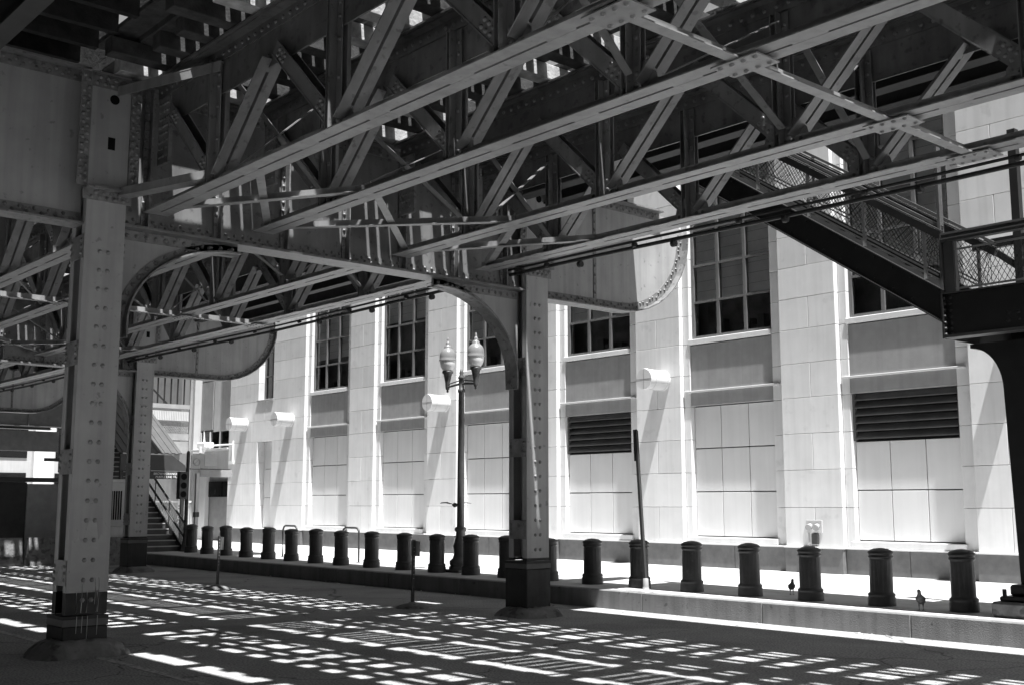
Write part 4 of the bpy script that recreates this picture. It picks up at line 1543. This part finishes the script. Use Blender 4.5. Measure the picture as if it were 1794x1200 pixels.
# leaning black pole
t = thing('leaning_sign_pole', (-13.31, 14.6, KZ), 'tall thin black sign pole leaning on the kerb in front of a bollard', 'pole')
b = MB()
b.bar((0, 0, 0.05), (-0.17, 0, 2.72), 0.05, 0.05)
b.bar((-0.172, 0, 2.2), (-0.19, 0, 2.74), 0.03, 0.075)
b.build('pole', 'sign_dark', t)
b = MB()
b.lathe([(0.14, 0), (0.14, 0.015), (0.06, 0.03), (0.05, 0.1), (0.045, 0.22), (0.035, 0.23)], 0, 0, 14)
b.build('pole_base', 'grey', t)

# short posts on the road
for (x, y, lean, lab, h) in ((-22.62, 11.48, 0.03, 'short thin road post with a small pale plate, nearer the far stair', 1.1),
                             (-16.38, 12.0, 0.02, 'short perforated road post on a concrete dome, left of the middle column', 1.16)):
    t = thing('road_post', (x, y, 0), lab, 'post', 'short posts standing on the road')
    b = MB()
    b.bar((0, 0, 0.03), (lean * h, 0.0, h), 0.045, 0.045)
    b.build('post', 'sign_dark', t)
    b = MB()
    for k in range(9):
        z = 0.5 + k * 0.066
        b.disc((lean * z + 0.0235, -0.003, z), (1, 0, 0), 0.008, 6, 0.003)
    b.build('post_holes', 'lightgrey', t)
    b = MB()
    b.lathe([(0.3, 0), (0.27, 0.03), (0.18, 0.06), (0.07, 0.08), (0.05, 0.1)], 0, 0, 16)
    b.build('dome_base', 'concrete', t)
    b = MB()
    b.box(-0.1, 0.16, 0.028, 0.034, h - 0.28, h - 0.02)
    b.build('plate', 'sign', t)

# bike racks
for (x, y, lab) in ((-28.5, 16.4, 'inverted-U bike rack behind the bollards, nearer the far stair'), (-25.3, 16.3, 'inverted-U bike rack behind the bollards, nearer the street lamp')):
    t = thing('bike_rack', (x, y, KZ), lab, 'bike rack', 'bike racks on the sidewalk')
    w, h = 0.75, 0.86
    pts = [(0, 0, 0), (0, 0, h - 0.15)] + [(0.15 - 0.15 * math.cos(R(a)), 0, h - 0.15 + 0.15 * math.sin(R(a))) for a in range(15, 91, 15)]
    pts += [(w - p[0], 0, p[2]) for p in pts[::-1]]
    MB().tube(pts, 0.026, 8).build('hoop', 'bollard', t)
    b = MB()
    for xx in (0, w): b.lathe([(0.07, 0), (0.07, 0.012), (0.03, 0.014)], xx, 0, 12)
    b.build('foot_plate', 'bollard', t)

# pigeons
def pigeon_mesh():
    """standing pigeon facing +X: one continuous body lofted along the spine, with legs"""
    rings = [(-0.17, 0.10, 0.006, 0.018), (-0.12, 0.115, 0.012, 0.026), (-0.07, 0.13, 0.036, 0.042), (-0.02, 0.15, 0.058, 0.064), (0.03, 0.17, 0.066, 0.072),
             (0.065, 0.2, 0.055, 0.06), (0.078, 0.235, 0.035, 0.038), (0.082, 0.262, 0.028, 0.028), (0.09, 0.285, 0.03, 0.03), (0.105, 0.298, 0.026, 0.024), (0.125, 0.296, 0.012, 0.011), (0.15, 0.288, 0.003, 0.003)]
    b = MB()
    n = 12
    v, f = [], []
    for i, (x, z, ry, rz) in enumerate(rings):
        a = rings[max(i - 1, 0)]; c = rings[min(i + 1, len(rings) - 1)]
        d = Vector((c[0] - a[0], 0, c[1] - a[1])).normalized()
        up = Vector((-d.z, 0, d.x))
        for k in range(n):
            t = 2 * math.pi * k / n
            v.append(Vector((x, 0, z)) + Vector((0, 1, 0)) * ry * math.cos(t) + up * rz * math.sin(t))
    for i in range(len(rings) - 1):
        for k in range(n):
            f.append((i * n + k, i * n + (k + 1) % n, (i + 1) * n + (k + 1) % n, (i + 1) * n + k))
    f.append(tuple(reversed(range(n)))); f.append(tuple(range((len(rings) - 1) * n, len(rings) * n)))
    b.add(v, f, True)
    for s in (-1, 1):
        b.tube([(0.0, s * 0.03, 0.12), (0.012, s * 0.03, 0.06), (0.0, s * 0.03, 0.006)], [0.018, 0.007, 0.006], 6)
        for (dx, dy) in ((0.035, 0.0), (0.03, 0.016), (0.03, -0.016), (-0.02, 0)):
            b.tube([(0, s * 0.03, 0.006), (dx, s * 0.03 + dy, 0.004)], 0.004, 5)
    return b.mesh('pigeon_body', 'pigeon')
def wing_mesh(s):
    b = MB()
    rings = [(0.05, 0.185, 0.012), (0.02, 0.18, 0.026), (-0.04, 0.155, 0.032), (-0.1, 0.128, 0.02), (-0.165, 0.108, 0.006)]
    v, f = [], []
    n = 6
    off = [0.062, 0.067, 0.052, 0.03, 0.012]
    for (x, z, r), o in zip(rings, off):
        for k in range(n):
            t = 2 * math.pi * k / n
            v.append((x, s * (o + 0.008 * math.cos(t)), z + r * math.sin(t)))
    for i in range(len(rings) - 1):
        for k in range(n):
            f.append((i * n + k, i * n + (k + 1) % n, (i + 1) * n + (k + 1) % n, (i + 1) * n + k))
    b.add(v, f, True)
    return b.mesh('wing', 'pigeon_dark')
pmesh = pigeon_mesh(); w1 = wing_mesh(1); w2 = wing_mesh(-1)
for (x, y, rz, s, lab) in ((-11.38, 16.0, R(-40), 0.82, 'small pigeon on the shaded sidewalk left of the third bollard from the right'),
                           (-8.55, 15.05, R(-75), 0.92, 'larger pigeon near the kerb left of the rightmost bollard')):
    t = thing('pigeon', (x, y, KZ + 0.001), lab, 'pigeon', 'pigeons on the sidewalk', rz)
    t.scale = (s, s, s)
    inst('body', pmesh, t); inst('wing', w1, t); inst('wing', w2, t)
# flying pigeon beside the lamp pole
t = thing('flying_pigeon', (-19.9, 15.7, 1.75), 'pigeon flying past the street lamp pole with wings spread', 'pigeon', None, R(160))
b = MB()
pr = [(-0.17, 0.004), (-0.12, 0.022), (-0.05, 0.045), (0.02, 0.052), (0.07, 0.042), (0.1, 0.026), (0.125, 0.026), (0.14, 0.014), (0.165, 0.003)]
b.tube([(p[0], 0, 0.02 * math.sin(i)) if False else (p[0], 0, 0) for i, p in enumerate(pr)], [p[1] for p in pr], 10)
b.build('body', 'pigeon', t)
for s in (-1, 1):
    b = MB()
    top = [(0.07, s * 0.03, 0.02), (0.09, s * 0.15, 0.07), (0.05, s * 0.3, 0.06), (-0.06, s * 0.36, 0.04), (-0.05, s * 0.2, 0.05), (-0.07, s * 0.1, 0.03), (-0.05, s * 0.03, 0.015)]
    b.add(top + [(x, y, z - 0.008) for x, y, z in top], [tuple(range(7)), tuple(reversed(range(7, 14)))] + [(i, 7 + i, 7 + (i + 1) % 7, (i + 1) % 7) for i in range(7)])
    b.build('wing', 'pigeon_dark', t)

# ================================================================== FAR LEFT: second stair, signals, barriers, cross structure
t = thing('street_stair', (-34, 15.2, KZ), 'dark covered stair with lit step edges at the far left, behind the second column', 'stair')
def qpart(b, name, m='stair_black', parent=None):
    o = b.build(name, m, parent or t)
    if parent is None: o.location = (34, -15.2, -KZ)
    return o
QY0, QY1 = 14.55, 16.0
for k in range(22):
    x = -34.1 - 0.28 * k
    z = KZ + 0.17 * k
    b = MB()
    b.box(x - 0.3, x, QY0, QY1, z + 0.135, z + 0.17)
    b.box(x - 0.03, x - 0.002, QY0, QY1, z - (0.0 if k else 0.0), z + 0.134)
    qpart(b, 'step', 'steel_dark')
    qpart(MB().box(x - 0.002, x + 0.012, QY0 + 0.02, QY1 - 0.02, z + 0.14, z + 0.172), 'step_nosing', 'lightgrey')
for y in (QY0 - 0.03, QY1 + 0.03):
    b = MB()
    x0, x1 = -33.9, -40.2
    f = lambda x: KZ + 0.17 * (-34.1 - x) / 0.28
    b.bar((x0, y, f(x0) + 0.05), (x1, y, f(x1) + 0.05), 0.04, 0.3)
    qpart(b, 'stringer')
    b = MB()
    for dz in (0.55, 0.98):
        b.tube([(x0, y, f(x0) + dz), (x1, y, f(x1) + dz)], 0.035, 8)
    xx = x0 - 0.05
    while xx > x1:
        b.tube([(xx, y, f(xx) + 0.1), (xx, y, f(xx) + 0.98)], 0.02, 6)
        xx -= 1.1
    qpart(b, 'hand_rail', 'steel_dark')
    ms = MB()
    k = 0
    while x1 + k * 0.11 < x0:
        xa = x1 + k * 0.11
        for d in (0.5, -0.5):
            xb = min(max(xa + d, x1), x0)
            ms.bar((xa, y, f(xa) + 0.15), (xb, y, f(xb) + 0.93), 0.008, 0.008)
        k += 1
    qpart(ms, 'mesh_panel', 'grey')['kind'] = 'stuff'
# canopy
b = MB()
xa, za, xb, zb = -35.0, 3.35, -41.0, 6.95
for k in range(18):
    y = 14.35 + k * 0.115
    b.bar((xa, y, za + (0.02 if k % 2 else 0)), (xb, y, zb + (0.02 if k % 2 else 0)), 0.114, 0.03)
qpart(b, 'canopy_roof', 'steel_dark')
b = MB()
b.poly([(14.3, 2.81), (16.5, 2.81), (16.45, 2.99), (15.98, 3.31), (14.3, 3.31)], -34.98, -34.9)
qpart(b, 'canopy_front', 'sign_dark')
for y in (14.4, 16.45):
    qpart(MB().box(-35.1, -35.0, y - 0.05, y + 0.05, KZ, 2.8), 'canopy_post', 'stair_black')
text_mesh('sign_lettering', 'BROWN ORANGE PINK\nPURPLE LINE TRAINS', 0.098, 'white', t, (-34.87 + 34, 15.9 - 15.2, 2.66 - KZ), (R(90), 0, R(90)))
qpart(MB().cbox(-34.97, -34.89, 14.9, 16.5, 2.55, 2.8, 0.01), 'sign_band', 'sign_dark')

# far platform end behind the stair
t = thing('platform_gallery', (-42, 18.2, 0), 'sunlit metal gallery with pale slatted guard above the far stair', 'gallery')
def gpart(b, name, m):
    o = b.build(name, m, t)
    o.location = (42, -18.2, 0)
    return o
gx = -42
b = MB(); b.box(gx - 0.1, gx, 17.9, 18.02, 0.3, 7.2); b.box(gx - 0.1, gx, 19.9, 20.0, 0.3, 7.2); b.box(gx - 0.1, gx, 18.02, 19.9, 6.6, 6.75)
gpart(b, 'gallery_frame', 'steel')
b = MB()
for k in range(7): b.box(gx - 0.12, gx - 0.08, 18.3 + k * 0.27, 18.35 + k * 0.27, 5.6, 6.6)
b.bar((gx - 0.14, 18.1, 6.4), (gx - 0.14, 19.0, 5.6), 0.05, 0.06, side=(1, 0, 0))
gpart(b, 'railing_bars', 'stair_black')
gpart(MB().box(gx - 0.3, gx + 0.02, 18.03, 19.88, 5.42, 5.58), 'gallery_beam', 'grey')
for k in range(24):
    gpart(MB().box(gx + 0.03, gx + 0.05, 18.15 + k * 0.07, 18.2 + k * 0.07, 4.95, 5.3), 'guard_slat', 'lightgrey')
gpart(MB().box(gx + 0.0, gx + 0.028, 18.12, 19.85, 4.93, 5.32), 'guard_backing', 'grey')
gpart(MB().box(gx - 0.05, gx, 18.03, 19.88, 4.2, 4.45), 'gallery_beam', 'grey')
gpart(MB().box(gx - 0.05, gx, 18.03, 19.88, 3.7, 4.15), 'gallery_beam', 'grey')
ms = MB()
for k in range(26):
    y = 18.03 + k * 0.07
    ms.bar((gx - 0.03, y, 4.46), (gx - 0.03, min(y + 0.25, 19.88), 4.9), 0.012, 0.012, side=(1, 0, 0))
    ms.bar((gx - 0.03, y, 4.9), (gx - 0.03, min(y + 0.25, 19.88), 4.46), 0.012, 0.012, side=(1, 0, 0))
o = gpart(ms, 'mesh_panel', 'grey'); o['kind'] = 'stuff'

# traffic pole with signs at the foot of the stair
t = thing('traffic_signal_pole', (-33.87, 16.05, KZ), 'black signal pole with street signs beside the far stair', 'signal pole')
b = MB(); b.lathe([(0.2, 0), (0.19, 0.04), (0.11, 0.08), (0.09, 0.3), (0.06, 0.34), (0.055, 3.05), (0.03, 3.1)], 0, 0, 14)
b.build('pole', 'sign_dark', t)
s = MB().cbox(0.0, 0.22, -0.36, -0.08, 1.6, 2.45, 0.02).build('signal_head', 'sign_dark', t)
for k in range(3):
    MB().disc((0.225, -0.22, 1.75 + k * 0.27), (1, 0, 0), 0.1, 14, 0.01).build('signal_lens', 'hole', s)
b = MB(); b.cbox(0.02, 0.05, 0.08, 0.38, 2.55, 2.97, 0.005)
s = b.build('parking_sign', 'sign', t)
b = MB(); b.tube([(0.055, 0.265 + 0.11 * math.cos(R(a)), 2.76 + 0.11 * math.sin(R(a))) for a in range(0, 361, 20)], 0.012, 6)
b.bar((0.055, 0.19, 2.68), (0.055, 0.34, 2.84), 0.02, 0.006, side=(0, 1, -1))
b.build('sign_symbol', 'grey', s)
MB().cbox(0.0, 0.03, 0.55, 0.95, 2.65, 3.0, 0.005).build('blank_sign', 'sign', t)
s = MB().cbox(0.02, 0.05, 0.4, 1.5, 2.3, 2.52, 0.005).build('street_name_sign', 'grey', t)
MB().box(-0.02, 0.02, 0.06, 1.45, 2.53, 2.56).build('sign_arm', 'sign_dark', t)
t = thing('white_post', (-33.6, 16.25, KZ), 'slim pale post with a dark clamp right beside the signal pole', 'post')
MB().box(-0.05, 0.05, -0.05, 0.05, 0, 2.4).build('post', 'lightgrey', t)
MB().box(-0.07, 0.07, -0.07, 0.07, 1.05, 1.2).build('clamp', 'sign_dark', t)

# concrete barriers
jp = [(-0.3, 0), (0.3, 0), (0.3, 0.08), (0.17, 0.3), (0.1, 0.8), (-0.1, 0.8), (-0.17, 0.3), (-0.3, 0.08)]
def barrier(y0, y1, x, lab, z=0):
    b = MB()
    b.polyy([(p[0], p[1]) for p in jp], y0, y1)
    o = b.build('concrete_barrier', 'concrete', None, label=lab, cat='barrier', group='concrete barriers at the end of the street')
    o.location = (x, 0, 0)
    return o
barrier(10.0, 11.35, -34.6, 'dark concrete barrier at the left edge of the picture')
barrier(11.5, 12.75, -34.5, 'concrete barrier beside the left column, right of another')
barrier(13.2, 14.1, -33.4, 'concrete barrier under the pale cabinet behind the left column')
t = thing('site_hoarding', (-38, 12, 0), 'dark site hoarding with one paler panel behind the barriers', 'hoarding')
MB().cbox(-0.1, 0, -6, 0.55, 0, 2.45, 0.01).build('dark_panel', 'hoard', t)
MB().cbox(-0.1, 0.02, 0.56, 1.75, 0, 2.4, 0.01).build('pale_panel', 'grey', t)
MB().cbox(-0.15, 0.05, -6, 1.8, 2.46, 2.6, 0.01).build('cap_rail', 'sign_dark', t)
t = thing('equipment_cabinet', (-33.6, 13.65, 0), 'tall pale equipment cabinet with a vertical vent behind the left column', 'cabinet')
MB().cbox(-0.5, 0, -0.6, 0.55, 0.75, 2.5, 0.015).build('cabinet_body', 'lightgrey', t)
MB().cbox(-0.3, -0.02, -0.5, 0.5, 0, 0.749, 0.01).build('cabinet_plinth', 'grey', t)
MB().cbox(0.001, 0.02, -0.45, 0.45, 1.1, 2.4, 0.008).build('door', 'sign', t)
for k in range(5):
    MB().box(0.021, 0.03, -0.12 + k * 0.07, -0.08 + k * 0.07, 1.3, 2.15).build('vent_slot', 'hole', t)
t = thing('hanging_frame_sign', (-37, 13.0, 0), 'black square frame on a bar sticking out beside the left column', 'sign')
b = MB(); b.box(-0.04, 0.04, 0.15, 0.25, 2.75, 3.9); b.box(-0.04, 0.04, 0.251, 0.7, 2.75, 2.85); b.box(-0.04, 0.04, -0.3, 0.149, 3.1, 3.2); b.box(-0.04, 0.04, 0.251, 0.7, 3.1, 3.2); b.box(-0.04, 0.04, 0.62, 0.7, 2.851, 3.09)
b.build('frame', 'sign_dark', t)

# structure crossing the end of the street
t = thing('crossing_viaduct', (-63.5, 5, 0), 'dark plate-girder viaduct crossing the end of the street at the left edge', 'viaduct')
def vpart(b, name, m='steel_dark'):
    o = b.build(name, m, t); o.location = (63.5, -5, 0); return o
for x in (-63.5, -66):
    b = MB()
    b.box(x - 0.02, x + 0.02, -22, 22.9, 5.9, 7.5)
    for z in (5.9, 7.5): b.box(x - 0.25, x + 0.25, -22, 22.9, z - 0.04, z)
    y = -21
    while y < 22:
        b.box(x + 0.021, x + 0.12, y, y + 0.03, 5.9, 7.45)
        y += 2.2
    vpart(b, 'girder')
vpart(MB().box(-68, -62.8, -22, 22.9, 7.7, 8.1), 'deck')
for k in range(40):
    vpart(MB().box(-68, -62.5, -20 + k * 1.05, -19.75 + k * 1.05, 7.52, 7.69), 'tie', 'timber')
for y in (-12, 4, 12.5, 19):
    vpart(MB().box(-65.1, -64.4, y - 0.3, y + 0.3, 0, 5.85), 'pier')
vpart(MB().box(-64.9, -64.6, -22, 22.9, 4.6, 5.7), 'cross_beam')

# sunlit building closing the street
t = thing('distant_building', (-96, 20, 0), 'bright sunlit building seen under the viaduct at the left edge', 'building')
def dpart(b, name, m):
    o = b.build(name, m, t); o.location = (96, -20, 0); return o
dpart(MB().box(-110, -96.2, -60, 80, 0, 40), 'wall_core', 'far_wall')
y = -60
while y < 80:
    dpart(MB().cbox(-96.2, -95.6, y, y + 1.6, 0, 40, 0.03), 'pilaster', 'stone2')
    for k in range(9):
        w = dpart(MB().box(-96.19, -96.12, y + 1.9, y + 4.2, 1.2 + k * 4.2, 4.2 + k * 4.2), 'window', 'hole')
        if y > 15 and y < 45 and k < 3:
            MB().add([(-96.1, y + 1.95, 1.25 + k * 4.2), (-96.1, y + 4.15, 1.25 + k * 4.2), (-96.1, y + 4.15, 4.15 + k * 4.2), (-96.1, y + 1.95, 4.15 + k * 4.2)], [(0, 1, 2, 3)]).build('pane', 'glass', w)
    y += 4.6

# building across the street, behind the camera (it shades the near side and shows in the window glass)
t = thing('opposite_building', (-20, -3.4, 0), 'dark brick building across the street behind the camera', 'building')
def opart(b, name, m):
    o = b.build(name, m, t); o.location = (20, 3.4, 0); return o
opart(MB().box(-95, 45, -30, -3.8, 0, 48), 'wall_core', 'hole')
for i in range(28):
    x = -95 + i * 5
    opart(MB().cbox(x, x + 1.9, -3.8, -3.4, 0, 48, 0.02), 'pier', 'brick')
    for k in range(11):
        opart(MB().cbox(x + 1.901, x + 4.999, -3.8, -3.5, 3.4 + k * 4.0, 5.2 + k * 4.0, 0.02), 'spandrel_panel', 'brick')

# scraps along the kerb and gutter
q = random.Random(21)
b = MB()
for k in range(26):
    x = q.uniform(-26, -6.5); y = KY - abs(q.gauss(0.05, 0.18)) - 0.03; a = q.uniform(0, 3.1); r_ = q.uniform(0.012, 0.045)
    pts = [(x + r_ * q.uniform(0.7, 1.3) * math.cos(a + t_ * 1.25), y + r_ * q.uniform(0.5, 1.1) * math.sin(a + t_ * 1.25), 0.004 + q.uniform(0, 0.02)) for t_ in range(5)]
    top = [(p[0], p[1], p[2] + 0.004) for p in pts]
    b.add(pts + top, [(4, 3, 2, 1, 0), (5, 6, 7, 8, 9)] + [(i, (i + 1) % 5, 5 + (i + 1) % 5, 5 + i) for i in range(5)])
b.build('litter', 'white', None, label='small pale scraps of litter lying along the gutter', cat='litter', kind='stuff')
MB().box(-95, 45, -3.39, 3.2, -0.2, 0.16).build('near_sidewalk', 'walk', kind='structure')
